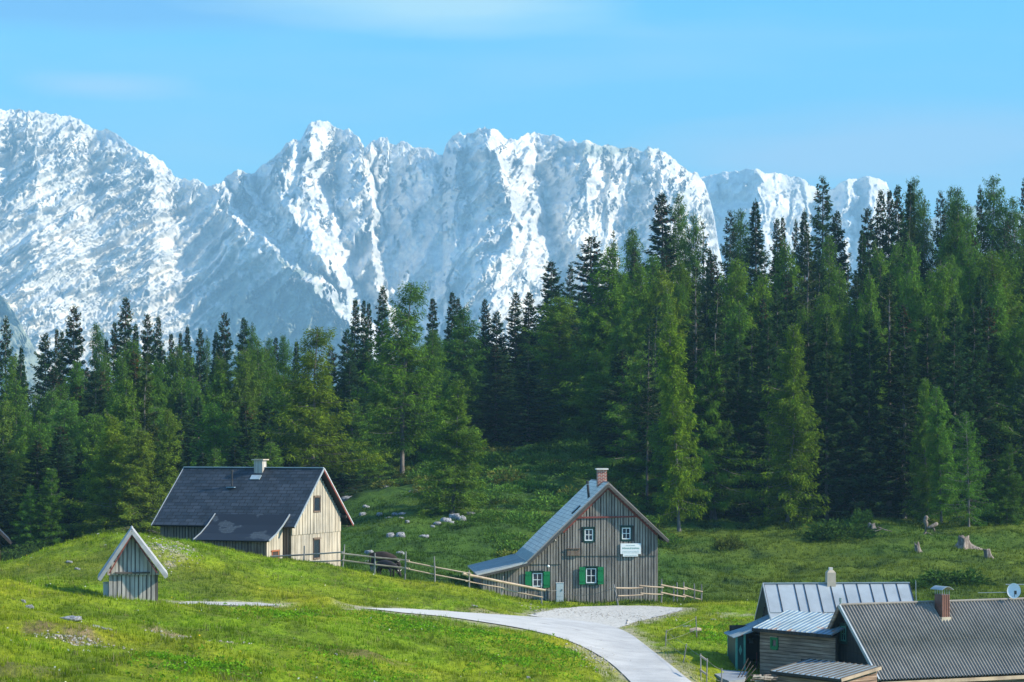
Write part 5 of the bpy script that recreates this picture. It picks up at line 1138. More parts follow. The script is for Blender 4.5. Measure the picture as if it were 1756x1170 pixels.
MID = [  # px, tip, kind, width, distance, tint, words
 (3, 685, 'f1', 110, 235, (1, 1, 1), 'green larch cut by the left edge of the photo, in front of dark spruces'),
 (90, 666, 'l0', 110, 262, (.75, .95, 1.1), 'rounded blue-green larch left of the taller larch behind the mound'),
 (112, 685, 'l2', 150, 252, (.75, .95, 1.05), 'wide blue-green larch low in the forest above the left part of the mound'),
 (135, 618, 'l1', 92, 270, (.8, .98, 1.0), 'tall blue-green larch behind the mound with pale stem'),
 (52, 829, 'l3', 62, 215, (.6, .85, 1.0), 'small dark larch at the forest foot near the left edge, left of its twin'),
 (89, 804, 'f1', 66, 215, (.7, .95, 1.0), 'small slender larch with pale stem standing right above the mound at the left'),
 (174, 633, 's1', 80, 275, (1.15, .95, .95), 'brownish dark spruce between the blue-green larches and the shed tree group'),
 (231, 600, 's1', 110, 232, (1.2, 1.15, .8), 'tall dark spruce rising from the bright tree group behind the shed'),
 (249, 608, 's5', 110, 230, (1.3, 1.1, .8), 'brown-tinged spruce at the right of the pair behind the shed'),
 (216, 644, 'f0', 96, 224, (1.0, 1.0, .9), 'larch with bare pale top twigs in the tree group behind the shed'),
 (190, 710, 'l0', 126, 218, (1.25, 1.15, .7), 'bright yellow-green larch at the left of the tree group behind the shed'),
 (238, 735, 'l2', 150, 216, (1.1, 1.0, .8), 'broad low larch in front of the spruce pair behind the shed'),
 (287, 701, 'l1', 96, 226, (1.0, 1.0, .9), 'green larch at the right of the tree group, left of the slate roof'),
 (273, 617, 'l0', 92, 272, (.75, .95, 1.0), 'pale green larch behind the spruce pair'),
 (303, 590, 'l1', 90, 282, (.75, .95, 1.0), 'green larch just under the skyline left of the slate roof chimney'),
 (330, 640, 'l3', 100, 262, (.75, .95, 1.0), 'green larch in the middle rows above the left end of the slate roof'),
 (377, 611, 'l0', 100, 268, (.95, 1.0, .9), 'broad green larch above the flue pipe of the slate roof'),
 (368, 690, 'l2', 130, 240, (.8, 1.0, .9), 'low green larch close behind the slate roof, left of its chimney'),
 (421, 598, 'l2', 120, 268, (.95, 1.0, .9), 'big green larch above the square chimney of the slate roof'),
 (446, 580, 'l4', 90, 272, (.8, .9, .9), 'dark open larch above the right part of the slate roof'),
 (487, 640, 'l3', 110, 255, (.75, .95, 1.0), 'shaded green larch left of the big larch behind the slate roof apex'),
 (549, 559, 'f2', 190, 238, (1.15, 1.05, .7), 'big yellowish larch with hanging branches behind the apex of the slate roof'),
 (600, 620, 's4', 100, 275, (.9, 1, 1), 'dark spruce right behind the big yellowish larch'),
 (703, 482, 'f2', 175, 258, (.85, .95, .8), 'tallest larch of the middle, with a long bare leaning trunk, above the rocky pasture'),
 (650, 610, 'l1', 100, 280, (.8, .95, .95), 'green larch left of the tall bare-trunked larch'),
 (742, 560, 'l3', 90, 282, (.8, .95, .95), 'green larch right of the tall bare-trunked larch'),
 (780, 650, 'f1', 120, 213, (.85, .95, .85), 'lone slender larch standing forward on the rocky pasture between the houses'),
 (850, 590, 's1', 110, 280, (.9, 1, 1.05), 'dark spruce in the dim gap right of the lone larch'),
 (905, 600, 's4', 110, 275, (.9, 1, 1.05), 'dark spruce in the dim gap left of the domed larch'),
 (960, 508, 'l2', 170, 296, (.9, 1.0, .85), 'domed broad green larch on the slope above the farmhouse roof'),
 (1050, 418, 'l0', 150, 290, (.9, 1.0, .85), 'tall full larch near the skyline above the brick chimney'),
 (1020, 540, 'l2', 140, 292, (.8, 1.0, .9), 'green larch on the bushy slope straight above the brick chimney'),
 (1098, 451, 'l0', 130, 280, (1.0, 1.0, .8), 'green larch high above the right eave of the farmhouse'),
 (1134, 462, 'l4', 110, 272, (1.15, 1.05, .75), 'yellow-tipped larch high above the right end of the farmhouse'),
 (1100, 600, 'l2', 150, 245, (.8, .95, .9), 'shaded broad larch directly behind the right roof slope of the farmhouse'),
 (1165, 448, 'l1', 110, 280, (1.1, 1.05, .8), 'bright green larch near the skyline right of the farmhouse'),
 (1155, 533, 'f0', 100, 216, (1.1, 1.08, .7), 'yellow-green larch with hanging twigs at the forest edge right of the farmhouse'),
 (1193, 455, 't0', 120, 230, (1.0, .9, .9), 'dark thinning spruce with a pale bare trunk right of the yellow-green larch'),
 (1228, 488, 's5', 120, 228, (1.1, .95, .9), 'brownish dark spruce between the thinning spruce and the next larches'),
 (1262, 443, 'l2', 150, 262, (1.0, 1.0, .8), 'full green larch below the skyline above the forecourt end'),
 (1290, 560, 's4', 130, 240, (.8, .9, .9), 'black-green spruce in the dark forest front left of the bright larch'),
 (1310, 470, 'l1', 130, 262, (1.0, 1.0, .8), 'green larch rising left above the bright larch'),
 (1346, 414, 'l0', 120, 285, (.95, 1.0, .85), 'green larch near the skyline above the bright larch'),
 (1356, 555, 'f1', 116, 222, (1.05, 1.1, .7), 'brightest larch of the forest front, with a curved stem, above the pale metal roof'),
 (1419, 551, 'l0', 140, 250, (1.1, 1.05, .7), 'tall green larch with a crooked stem just right of the brightest larch'),
 (1385, 400, 't0', 120, 268, (1.15, 1, .8), 'spruce with a long pale bare trunk below the tallest skyline spruce'),
 (1440, 455, 'l3', 110, 275, (.85, 1, .9), 'green larch right below the tallest skyline spruce'),
 (1470, 472, 's4', 90, 268, (.9, .95, 1), 'small dark spruce between two green larches above the metal roof'),
 (1505, 425, 'l0', 120, 276, (.85, 1.0, .85), 'pointed green larch above the reddish spruce'),
 (1525, 494, 't0', 150, 230, (1.45, 1.05, .75), 'reddish-brown spruce with a bare pale trunk at the forest edge'),
 (1560, 374, 's5', 100, 296, (1.3, 1.05, .9), 'brownish spruce with a bare stem under the skyline'),
 (1613, 441, 't0', 130, 262, (1, .95, .9), 'thin dark spruce with a bare trunk above the stumps'),
 (1627, 396, 'l1', 100, 300, (.85, 1, .9), 'light green larch under the skyline above the stumps'),
 (1664, 394, 's1', 110, 300, (.9, 1, 1), 'dark spruce under the skyline left of the large larch'),
 (1702, 433, 'l2', 190, 262, (.95, 1.0, .75), 'large broad larch near the right edge of the photo'),
 (1727, 374, 'n0', 50, 305, (1.1, .95, .9), 'narrow red-tipped spruce behind the large larch near the right edge'),
 (1750, 425, 'l1', 110, 285, (1.0, 1.0, .8), 'green larch cut by the right edge of the photo'),
 (1740, 560, 'l2', 170, 250, (.7, .95, .85), 'shaded wide larch at the right edge in front of the large larch'),
 (1589, 648, 'f1', 70, 224, (.8, .95, .85), 'thin young larch at the forest edge above the stumps, left of the pair'),
 (1608, 661, 'f0', 84, 221, (.85, 1, .85), 'young larch with whorled twigs at the forest edge above the stumps'),
 (1659, 705, 'y0', 130, 214, (.75, .95, .8), 'young broad larch on a white crooked stem at the right forest edge'),
 (1728, 760, 'f1', 60, 216, (.6, .8, .8), 'small dark larch with a straight grey stem near the right edge'),
]
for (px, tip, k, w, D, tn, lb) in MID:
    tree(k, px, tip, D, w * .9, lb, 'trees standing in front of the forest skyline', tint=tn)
# the rows between: dark spruces and larches that fill the wood
def tipline(px):  return np.interp(px, [0, 60, 215, 330, 450, 540, 600, 700, 850, 950, 1020, 1130, 1220, 1300, 1420, 1550, 1756], [600, 610, 570, 590, 595, 600, 560, 540, 550, 510, 450, 400, 430, 410, 390, 370, 370])
def edgeD(px): return np.interp(px, [-100, 0, 300, 420, 560, 640, 700, 790, 900, 1000, 1080, 1130, 1200, 1756, 1900], [215, 218, 225, 225, 235, 256, 270, 290, 296, 290, 250, 228, 228, 228, 228])
FILLZ = [(-60, 300, 'behind the mound'), (300, 600, 'behind the slate-roofed house'), (600, 1000, 'behind the rocky pasture'), (1000, 1300, 'beside the farmhouse'), (1300, 1820, 'behind the stump meadow')]
random.seed(5); cnts = {}
for row, (dd, low, n, lk) in enumerate(((4, 150, 46, .15), (22, 95, 50, .50), (45, 50, 54, .5), (68, 18, 46, .45))):
    for q in range(n):
        px = -50 + (1860) * (q + random.uniform(.1, .9)) / n; D = edgeD(px) + dd + random.uniform(-4, 6)
        if 610 < px < 1000 and row == 0: continue
        tip = tipline(px) + low + random.uniform(-14, 38); larch = random.random() < lk
        k = random.choice(['l0', 'l1', 'l2', 'l3'] if larch else ['s0', 's1', 's2', 's4', 's4', 's5'])
        zone = [z for z in FILLZ if z[0] <= px < z[1]]; zn = (zone or [FILLZ[-1]])[0][2]
        kind = 'larch' if larch else 'spruce'; rn = ('front', 'second', 'third', 'rear')[row]; c_ = cnts[(zn, row, kind)] = cnts.get((zn, row, kind), 0) + 1
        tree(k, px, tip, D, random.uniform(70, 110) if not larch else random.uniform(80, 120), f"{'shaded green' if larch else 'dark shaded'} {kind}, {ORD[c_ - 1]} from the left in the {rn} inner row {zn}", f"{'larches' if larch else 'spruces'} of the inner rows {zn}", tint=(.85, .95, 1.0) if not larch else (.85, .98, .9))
# trees of the same wood that stand outside the picture on both sides
for q in range(26):
    s_ = -1 if q % 2 else 1; px = (878 + s_ * random.uniform(960, 1350)); D = random.uniform(235, 320)
    tree(random.choice(['s0', 's1', 's4', 'l0', 'l2']), px, tipline(min(max(px, 0), 1756)) + random.uniform(-20, 60), D, 110, f"{ORD[q // 2]} forest tree beyond the {'right' if s_ > 0 else 'left'} edge of the photo", 'forest trees outside the photo')
print('trees', ntree)

# ================================================================ SHRUBS, ROCKS, STUMPS, CATTLE, GRASS
def bush_mesh(seed, n, rx, ry, rz, leaf=.16, c0=(.05, .095, .022)):
    rng = np.random.default_rng(seed); u = rng.normal(size=(n, 3)); u /= np.linalg.norm(u, axis=1, keepdims=True); u[:, 2] = np.abs(u[:, 2])
    r = rng.uniform(.55, 1.05, n)[:, None] * (1 + .35 * np.sin(u[:, :1] * 5 + seed) * np.cos(u[:, 1:2] * 6))
    base = u * r * np.array([rx, ry, rz]); d = u + rng.normal(0, .5, (n, 3)) + np.array([0, 0, .5])
    v, f = kites(base, d, rng.uniform(.6, 1.5, n) * leaf, rng.uniform(.3, .55, n) * leaf, rng)
    c = np.array(c0) * rng.uniform(.55, 1.4, (n, 1)); return v, f, np.repeat(c, 4, 0)
BUSH = []
for i in range(5):
    v, f, c = bush_mesh(40 + i, 1500, 1.0, 1.0, .75, .17); o = mesh_np('shrub', v, f, M['needles'], colors=c); BUSH.append(o.data); bpy.data.objects.remove(o)
def bush(px, py, w, hgt, label, group=None, tint=(1, 1, 1), D=None):
    g = on(px, py) if D is None else Vector(((px - CX) / F * D, D, gz1((px - CX) / F * D, D)))
    o = bpy.data.objects.new('shrub', random.choice(BUSH)); col.objects.link(o); o.location = g - Vector((0, 0, .1)); s = w / F * g.y / 2.0; o.scale = (s, s * .8, hgt / F * g.y / .85); o.rotation_euler = (0, 0, random.uniform(0, 6.28)); o.color = (*tint, 1)
    tag(o, label, 'shrub', group); return o
random.seed(21)
bush(1440, 924, 130, 34, 'flat dark juniper shrub left of the grey stump with a fallen branch', tint=(.9, 1, .8)); bush(1478, 905, 50, 24, 'low shrub behind the flat juniper beside the grey stump', tint=(.8, 1, .8))
bush(1640, 996, 150, 26, 'broad flat dark shrub on the meadow below the stumps', tint=(.8, .95, .7)); bush(1560, 1003, 90, 14, 'low dark tuft of shrub left of the broad flat shrub', tint=(.8, 1, .7))
bush(1250, 945, 60, 22, 'brownish shrub on the meadow slope above the short rail fence', tint=(1.6, 1.1, .8)); bush(1700, 900, 90, 30, 'dark shrub at the forest edge right of the crooked white stem', tint=(.6, .9, .8))
# one mass of dwarf pine and alpenrose covering the hillside between pasture and forest
rng = np.random.default_rng(9); vs, fs, cs = [], [], []; off = 0; cnt = 0
protos = [bush_mesh(60 + i, 420, 1, 1, .7, .22) for i in range(4)]
while cnt < 430:
    px = rng.uniform(640, 1150); D = rng.uniform(178, 300)
    lo_ = np.interp(px, [640, 720, 800, 880, 960, 1040, 1150], [262, 238, 200, 186, 190, 196, 205])
    if D < lo_ + rng.normal(0, 4): continue
    if D < lo_ + 35 and fbm(np.array([px / 38.0]), np.array([D / 11.0]), 3, 6)[0] < -.02: continue
    x = (px - CX) / F * D; z = gz1(x, D); v, f, c = protos[cnt % 4]; s = rng.uniform(.6, 1.5); a = rng.uniform(0, 6.28)
    ca, sa = math.cos(a), math.sin(a); vv = v @ np.array([[ca, sa, 0], [-sa, ca, 0], [0, 0, 1]]) * np.array([s * 1.3, s * 1.3, s * rng.uniform(.6, 1.1)]) + np.array([x, D, z - .15])
    tn = np.array([1.5, 1.45, 1.3]) * rng.uniform(.7, 1.5); tn = tn * (np.array([1.5, .95, .9]) if rng.random() < .16 else np.array([.95, 1.05, .8]))
    vs.append(vv); fs.append(f + off); cs.append(c * tn); off += len(v); cnt += 1
tag(mesh_np('hillside_scrub', np.concatenate(vs), np.concatenate(fs), M['needles'], colors=np.concatenate(cs)), 'dense low scrub of dwarf pine covering the slope behind the grey farmhouse', 'scrub', kind='stuff')
# undergrowth at the foot of the wood
vs, fs, cs = [], [], []; off = 0
for q in range(270):
    px = rng.uniform(1000, 1800) if q % 2 else rng.uniform(-40, 640); D = edgeD(px) + rng.uniform(-9, 12)
    if q >= 200: px = rng.uniform(-60, 130); D = rng.uniform(163, 210)
    x = (px - CX) / F * D; z = gz1(x, D); v, f, c = protos[q % 4]; s = rng.uniform(.35, 1.0) * (1.3 if q >= 200 else 1)
    vs.append(v * np.array([s * 1.4, s * 1.4, s]) + np.array([x, D, z - .15])); fs.append(f + off); cs.append(c * rng.uniform(.5, 1.1)); off += len(v)
tag(mesh_np('undergrowth', np.concatenate(vs), np.concatenate(fs), M['needles'], colors=np.concatenate(cs)), 'dark undergrowth along the foot of the forest', 'undergrowth', kind='stuff')

# rocks
def rock_mesh(seed):
    rng = np.random.default_rng(seed); nu, nv_ = 14, 9; mb = MB(); pts = []
    for i in range(nv_):
        th = math.pi * (i + .02) / (nv_ - .96)
        for j in range(nu):
            ph = 2 * math.pi * j / nu; d = np.array([math.sin(th) * math.cos(ph), math.sin(th) * math.sin(ph), math.cos(th)])
            r = 1 + .35 * float(perlin(np.array([d[0] * 1.7 + seed]), np.array([d[1] * 1.7 + d[2] * 2.3]), seed)[0]) + .2 * float(perlin(np.array([d[0] * 4 + 3]), np.array([d[1] * 4 + d[2] * 4]), seed + 1)[0])
            q = d * r; q = np.sign(q) * np.minimum(np.abs(q), .82 + .1 * rng.random()); pts.append(q)
    V = np.array(pts); Fc = np.array([(i * nu + j, (i + 1) * nu + j, (i + 1) * nu + (j + 1) % nu, i * nu + (j + 1) % nu) for i in range(nv_ - 1) for j in range(nu)])
    o = mesh_np('boulder', V, Fc, M['rock']); me = o.data; bpy.data.objects.remove(o); return me
ROCKS = [rock_mesh(s) for s in (3, 8, 14, 23)]
def rock(px, py, w, h, label, group, sink=.25):
    g = on(px, py + h * .35); sx = w * 1.2 / F * g.y / 1.8; sz = h * 1.25 / F * g.y / 1.7
    o = bpy.data.objects.new('boulder', random.choice(ROCKS)); col.objects.link(o); o.location = g + Vector((0, 0, sz * (.45 - sink))); o.scale = (sx, sx * random.uniform(.6, .9), sz); o.rotation_euler = (random.uniform(-.2, .2), random.uniform(-.2, .2), random.uniform(-.5, .5)); tag(o, label, 'rock', group)
ga, gb, gc = 'rocks of the group under the lone larch', 'rocks scattered right of the slate-roofed house', 'stones in the foreground meadow'
for a in [(780.5, 882, 18, 13, 'largest blue-grey boulder under the lone larch', ga), (764, 888, 16, 9, 'broad grey boulder just left of the largest one under the lone larch', ga), (750, 894, 12, 6, 'flat pale boulder at the left of the group under the lone larch', ga),
          (792, 885, 12, 9, 'pale boulder right beside the largest one, at the larch foot', ga), (808, 875, 16, 6, 'low white rock slab right of the lone larch', ga), (742, 897, 7, 4, 'small stone at the far left of the group under the lone larch', ga), (771, 891, 14, 5, 'flat white rock in front of the two biggest boulders', ga),
          (715, 841, 10, 8, 'white boulder below the bare-trunked tall larch', gb), (705, 844, 8, 4, 'small flat stone left of the white boulder below the tall larch', gb), (763, 821, 11, 6, 'grey rock behind the crown of the lone larch', gb), (774, 826, 7, 4, 'small stone beside the grey rock behind the lone larch', gb),
          (849, 815, 10, 5, 'pale flat rock on the scrub slope above the farmhouse lean-to', gb), (865, 791, 12, 9, 'white rock highest on the scrub slope', gb), (818, 841, 5, 4, 'small white stone on the scrub slope', gb), (662, 830, 12, 6, 'grey rock at the forest corner left of the tall larch', gb),
          (627.5, 867.5, 11, 6, 'pale rock highest of the three near the barn house eave', gb), (622, 878, 11, 7, 'rounded grey rock beside the barn house eave', gb), (650.6, 876, 9, 7, 'rounded pale rock left of the long rock strip', gb), (667.7, 883, 14, 6, 'longest pale rock of the strip in the middle of the pasture', gb),
          (678, 879, 11, 5, 'upper rock of the strip in the middle of the pasture', gb), (690, 880, 12, 4, 'right end rock of the strip in the middle of the pasture', gb), (688, 888, 9, 4, 'lower small rock of the strip in the pasture', gb), (698.5, 895, 7, 5, 'single stone below the rock strip in the pasture', gb),
          (669.5, 928, 12, 9, 'left blue-grey boulder of the pair above the cow', gb), (686.5, 927, 14, 9, 'right blue-grey boulder of the pair above the cow', gb), (727, 922, 16, 6, 'long low grey rock right of the boulder pair', gb), (633, 944, 14, 9, 'pale rock behind the hindquarters of the cow', gb), (686, 947, 13, 10, 'grey boulder right behind the cow head', gb), (630, 960, 10, 6, 'small rock low at the left of the cow', gb), (596, 858, 22, 8, 'brownish rock at the forest foot just right of the barn house roof', gb)]: rock(*a)
for a in [(40, 1032, 8, 5, 'left small white stone below the mound at the left edge', gc), (51, 1036, 12, 7, 'white stone below the mound at the left edge, right one of two', gc), (121, 1065, 34, 8, 'flat pale stone slab in the foreground meadow left of the shed', gc), (166, 1080, 22, 8, 'pale rock at the end of the bare earth path in the foreground', gc), (182, 1086, 18, 5, 'flat brownish stone beside the pale rock in the foreground', gc),
          (119, 968, 10, 4, 'white stone high on the face of the mound', gc), (133, 979, 9, 3, 'white stone in the middle of the mound face', gc), (82, 992, 6, 5, 'white stone low on the left face of the mound', gc), (123, 993, 7, 3, 'flat white stone at the foot of the mound', gc), (272, 935, 9, 5, 'pale stone on the bare patch of the mound right of the shed roof', gc), (300, 939, 7, 4, 'small pale stone on the right of the bare mound patch', gc),
          (1177, 1072, 13, 5, 'small pale rock behind the metal stake fence', gc), (1223, 1061, 9, 3, 'flat white stone on the meadow right of the stakes', gc), (814, 1046, 10, 3, 'white stone on the grass bank in front of the lean-to', gc), (576, 1121, 5, 4, 'white stone in the foreground slope left of centre', gc), (906, 1166, 6, 5, 'small white stone at the bottom edge in the foreground grass', gc)]: rock(*a)
g = on(1193, 1088); mb = MB(); mb.tube([(-.32, 0, .16), (0, .02, .19), (.30, .06, .17)], [.12, .16, .14], 9); o = mb.build('log', M['wood_rail']); o.location = g; tag(o, 'short pale peeled log lying in the grass beside a metal stake', 'log')

# stumps
def stump(name, px, py, w, h, label, roots, seed, top=.42, lean=0.0, jag=.15):
    """w, h in photo pixels; roots = [(angle, reach)]"""
    g = on(px, py); s = g.y / F; R0 = w * s * top / 2 * .9; Hs = h * s * .85; rng = random.Random(seed); mb = MB(); nu, nz = 22, 9; rings = []
    for i in range(nz):
        t_ = i / (nz - 1); b = len(mb.v)
        for j in range(nu):
            a = 2 * math.pi * j / nu; fl = 0
            for (ra, rr) in roots: fl += rr * s * max(0, math.cos(a - ra)) ** 14 * (1 - t_) ** 3.2
            r = R0 * (1 + .45 * (1 - t_) ** 2.2) * (1 + .10 * math.sin(a * 5 + seed)) + fl
            z = -.15 + (Hs + .15) * t_ * (1 + (jag * math.sin(a * 3 + seed) if i == nz - 1 else 0)) * (1 - .0 * fl)
            mb.v.append((math.cos(a) * r + lean * t_, math.sin(a) * r, z))
        rings.append(b)
    for i in range(nz - 1):
        for j in range(nu): k = (j + 1) % nu; mb.f.append((rings[i] + j, rings[i] + k, rings[i + 1] + k, rings[i + 1] + j)); mb.uv.append([(0, 0)] * 4); mb.m.append(0)
    b = len(mb.v); mb.v.append((lean, 0, Hs * .86))
    for j in range(nu): k = (j + 1) % nu; mb.f.append((rings[-1] + j, rings[-1] + k, b)); mb.uv.append([(0, 0)] * 3); mb.m.append(0)
    o = mb.build(name, M['stump'], None, True); o.location = g; tag(o, label, 'tree stump'); return o
stump('tree_stump', 1652, 938, 40, 22, 'big silvery stump with wide spreading roots on the stump meadow', [(math.pi + .15, 20), (-.25, 26), (-1.7, 8), (.2, 14)], 3, .5)
stump('tree_stump', 1575, 950, 12, 15, 'small split stump with an orange foot, lowest left of the stumps', [(-.3, 4)], 5, .8, -.12, .3)
stump('tree_stump', 1696, 952, 14, 18, 'leaning stump with a red cut face at the right end of the stumps', [(-.6, 6)], 6, .9, -.18, .05)
stump('tree_stump', 1494, 910, 22, 12, 'grey stump with a fallen branch beside the juniper shrub', [(-.1, 14), (3.3, 6)], 8, .6)
g = on(1515, 912); mb = MB(); mb.tube([(-.5, 0, .45), (.1, -.05, .22), (.75, -.1, .06)], [.06, .05, .03], 6); mb.tube([(-1.6, -.1, .08), (-.6, -.12, .12), (-.1, 0, .3)], [.03, .05, .05], 6); o = mb.build('branch', M['stump']); o.location = g; tag(o, 'fallen bleached branch lying by the grey stump', 'branch')
# upright twisted root wad (skinned from tubes)
g = on(1589, 926); q = g.y / F; r0 = MB()
def tw(pts, rads): r0.tube([((x - 1589) * q * .85 + random.uniform(-.05, .05), dy, (926 - y) * q * .85) for x, y, dy in pts], [r * q * .68 * random.uniform(.8, 1.2) for r in rads], 7)
tw([(1583, 927, 0), (1587, 920, 0), (1589, 912, 0), (1588, 904, .05), (1586, 897, 0), (1588, 891, 0), (1590, 889, 0)], [1.5, 2.2, 3.2, 5.5, 6.2, 5.6, 3.5]); tw([(1589, 914, 0), (1596, 911, -.1), (1603, 908, 0), (1609, 904, .1), (1611, 903, .1)], [3, 4.2, 5.5, 4.5, 2.5])
tw([(1589, 921, 0), (1584, 926, -.1), (1577, 932, -.3)], [2, 1.5, .7]); tw([(1588, 922, 0), (1595, 924, -.1), (1602, 928, -.3)], [1.6, 1.2, .6]); tw([(1601, 911, 0), (1603, 916, 0), (1606, 920, 0)], [3.5, 2.6, 1.4])
o = r0.build('root_wad', M['stump'], None, True); o.location = g; tag(o, 'upright bleached twisted root standing tallest among the stumps', 'tree stump')
mb = MB(); g2 = on(1648, 902)
mb.tube([(-.35, 0, .9), (-.1, .05, .96), (.1, 0, .9), (.35, .05, .95)], [.02, .035, .03, .015], 5); mb.tube([(-.1, .05, .1), (-.1, .05, .96)], [.015, .02], 5); o = mb.build('branch', M['stump']); o.location = g2; tag(o, 'thin bleached dead branch left of the crooked white stem', 'branch')

# cattle
def cow(px, py, D, L, label, coat, facing=1, head_down=1.0, turn=0.0):
    """body length L metres; facing +1 = right"""
    x = (px - CX) / F * D; root_z = gz1(x, D)
    vs = []; es = []; rs = []
    def add(p, r, parent=None):
        vs.append((p[0] * L * facing, p[1] * L, p[2] * L)); rs.append((r[0] * L, r[1] * L) if isinstance(r, tuple) else (r * L, r * L))
        if parent is not None: es.append((parent, len(vs) - 1))
        return len(vs) - 1
    pel = add((-.38, 0, .66), (.17, .19)); mid = add((-.08, 0, .62), (.19, .24), pel); che = add((.22, 0, .62), (.17, .22), mid); nk = add((.42, 0, .60 - .05 * head_down), (.11, .15), che)
    n2 = add((.56, .02, .60 - .22 * head_down), (.085, .11), nk); hd = add((.64, .03, .56 - .34 * head_down), (.075, .085), n2); mz = add((.70, .03, .47 - .43 * head_down + .03), (.045, .05), hd)
    tl = add((-.53, 0, .70), .03, pel); t2 = add((-.56, 0, .50), .018, tl); add((-.555, 0, .28), .026, t2)
    for sx, jx, hind in ((.24, che, 0), (-.38, pel, 1)):
        for sy in (-.13, .13):
            dx = random.uniform(-.05, .05)
            if hind: a = add((sx + .02, sy, .48), (.09, .085), jx); b_ = add((sx - .06 + dx, sy, .26), .042, a); c = add((sx - .01 + dx, sy, .04), .032, b_); add((sx + .02 + dx, sy, .0), .035, c)
            else: a = add((sx, sy, .42), (.075, .07), jx); b_ = add((sx + dx, sy, .23), .04, a); c = add((sx - .01 + dx, sy, .04), .03, b_); add((sx + .01 + dx, sy, .0), .034, c)
    for sy in (-1, 1): e = add((.60, sy * .10 + .02, .60 - .33 * head_down), .02, hd); 
    me = bpy.data.meshes.new('cow'); me.from_pydata(vs, es, []); me.materials.append(coat)
    o = bpy.data.objects.new('cow', me); col.objects.link(o)
    sk = o.modifiers.new('skin', 'SKIN'); sk.use_smooth_shade = True
    for i, r in enumerate(rs): me.skin_vertices[0].data[i].radius = r if False else (r[0], r[1])
    me.skin_vertices[0].data[0].use_root = True
    ss = o.modifiers.new('sub', 'SUBSURF'); ss.levels = 1; ss.render_levels = 1
    dg = bpy.context.evaluated_depsgraph_get(); m2 = bpy.data.meshes.new_from_object(o.evaluated_get(dg)); o.modifiers.clear(); o.data = m2
    if not m2.materials: m2.materials.append(coat)
    for p_ in m2.polygons: p_.use_smooth = True
    o.location = (x, D, root_z); o.rotation_euler = (0, 0, turn); tag(o, label, 'cow')
    for sy in (-1, 1):
        h = MB(); c = Vector((.62 * L * facing, sy * .05 * L + .03 * L, (.66 - .33 * head_down) * L)); h.tube([c, c + Vector((.0, sy * .09 * L, .03 * L)), c + Vector((.05 * L * facing, sy * .12 * L, .10 * L))], [.018 * L, .014 * L, .004 * L], 6); h.build('horn', M['cap'], o)
        e = MB(); c = Vector((.58 * L * facing, sy * .07 * L + .03 * L, (.60 - .33 * head_down) * L)); e.tube([c, c + Vector((-.01, sy * .09 * L, -.01)), c + Vector((-.02, sy * .14 * L, -.02))], [.015 * L, .035 * L, .008 * L], 6); e.build('ear', coat, o)
    return o
m, t, b = newmat('dark_cow_hide', 0.8, 0.2); oc = coords(t); nn_ = noise(t, oc, 2.0, 3); r = ramp(t, [(0.35, (0.018, 0.012, 0.010)), (0.7, (0.05, 0.034, 0.028))], nn_)
sp = N(t, 'ShaderNodeSeparateXYZ'); t.links.new(oc, sp.inputs[0]); rz_ = ramp(t, [(0.30, (1, 1, 1)), (0.42, (0, 0, 0))], sp.outputs[2]); t.links.new(mixc(t, rz_.outputs[0], r.outputs[0], (0.20, 0.20, 0.19)), b.inputs['Base Color']); M['hide'] = m
random.seed(2)
cow(657, 975, 166, 1.75, 'dark brown cow with pale lower legs grazing behind the rail fence', M['hide'], 1, .8, R(-12))
cow(664, 985, 158.5, 1.45, 'smaller black-brown cow grazing in front of the other, half hidden by the grass bank', plain('black_hide', (0.016, 0.013, 0.014), 0.75, .3), 1, 1.0, R(-28))

# ---------------------------------------------------------------- grass
def tufts(name, n, dist, blades, hmin, hmax, wid, label, seed, tintf):
    rng = np.random.default_rng(seed); px, D = dist(rng, n); x = (px - CX) / F * D; z = gz(x, D)
    keep = (road_mask(x, D) > rng.uniform(.02, .65, len(x))); px, D, x, z = px[keep], D[keep], x[keep], z[keep]; n = len(x)
    patch_ = fbm(x / 2.2, D / 3.2, 3, 9); hs = rng.uniform(hmin, hmax, n) * np.clip(1 + 1.3 * patch_, .45, 2.0)
    colr = tintf(x, D, px, rng)
    B = np.repeat(np.stack([x, D, z - .02], -1), blades, 0); m_ = len(B); h = np.repeat(hs, blades) * rng.uniform(.6, 1.25, m_)
    a = rng.uniform(0, 6.283, m_); B[:, 0] += rng.normal(0, .07, m_); B[:, 1] += rng.normal(0, .07, m_)
    lean = rng.uniform(.1, .7, m_) * h; w = wid * rng.uniform(.6, 1.4, m_) * (1 + h)
    dx, dy = np.cos(a), np.sin(a); t2 = rng.uniform(0, 6.283, m_)
    v = np.stack([B + np.stack([-dy * w, dx * w, 0 * w], -1), B + np.stack([dy * w, -dx * w, 0 * w], -1), B + np.stack([dx * lean, dy * lean, h], -1)], 1).reshape(-1, 3)
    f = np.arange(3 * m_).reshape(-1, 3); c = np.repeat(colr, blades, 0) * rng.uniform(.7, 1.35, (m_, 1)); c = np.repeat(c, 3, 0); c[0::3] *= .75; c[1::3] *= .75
    o = mesh_np(name, v, f, M['blades'], colors=c, k=3); tag(o, label, 'grass', kind='stuff'); return o
def g1(rng, n): D = 58 + (160 - 58) * rng.uniform(0, 1, n) ** .85; return rng.uniform(-260, 2080, n), D
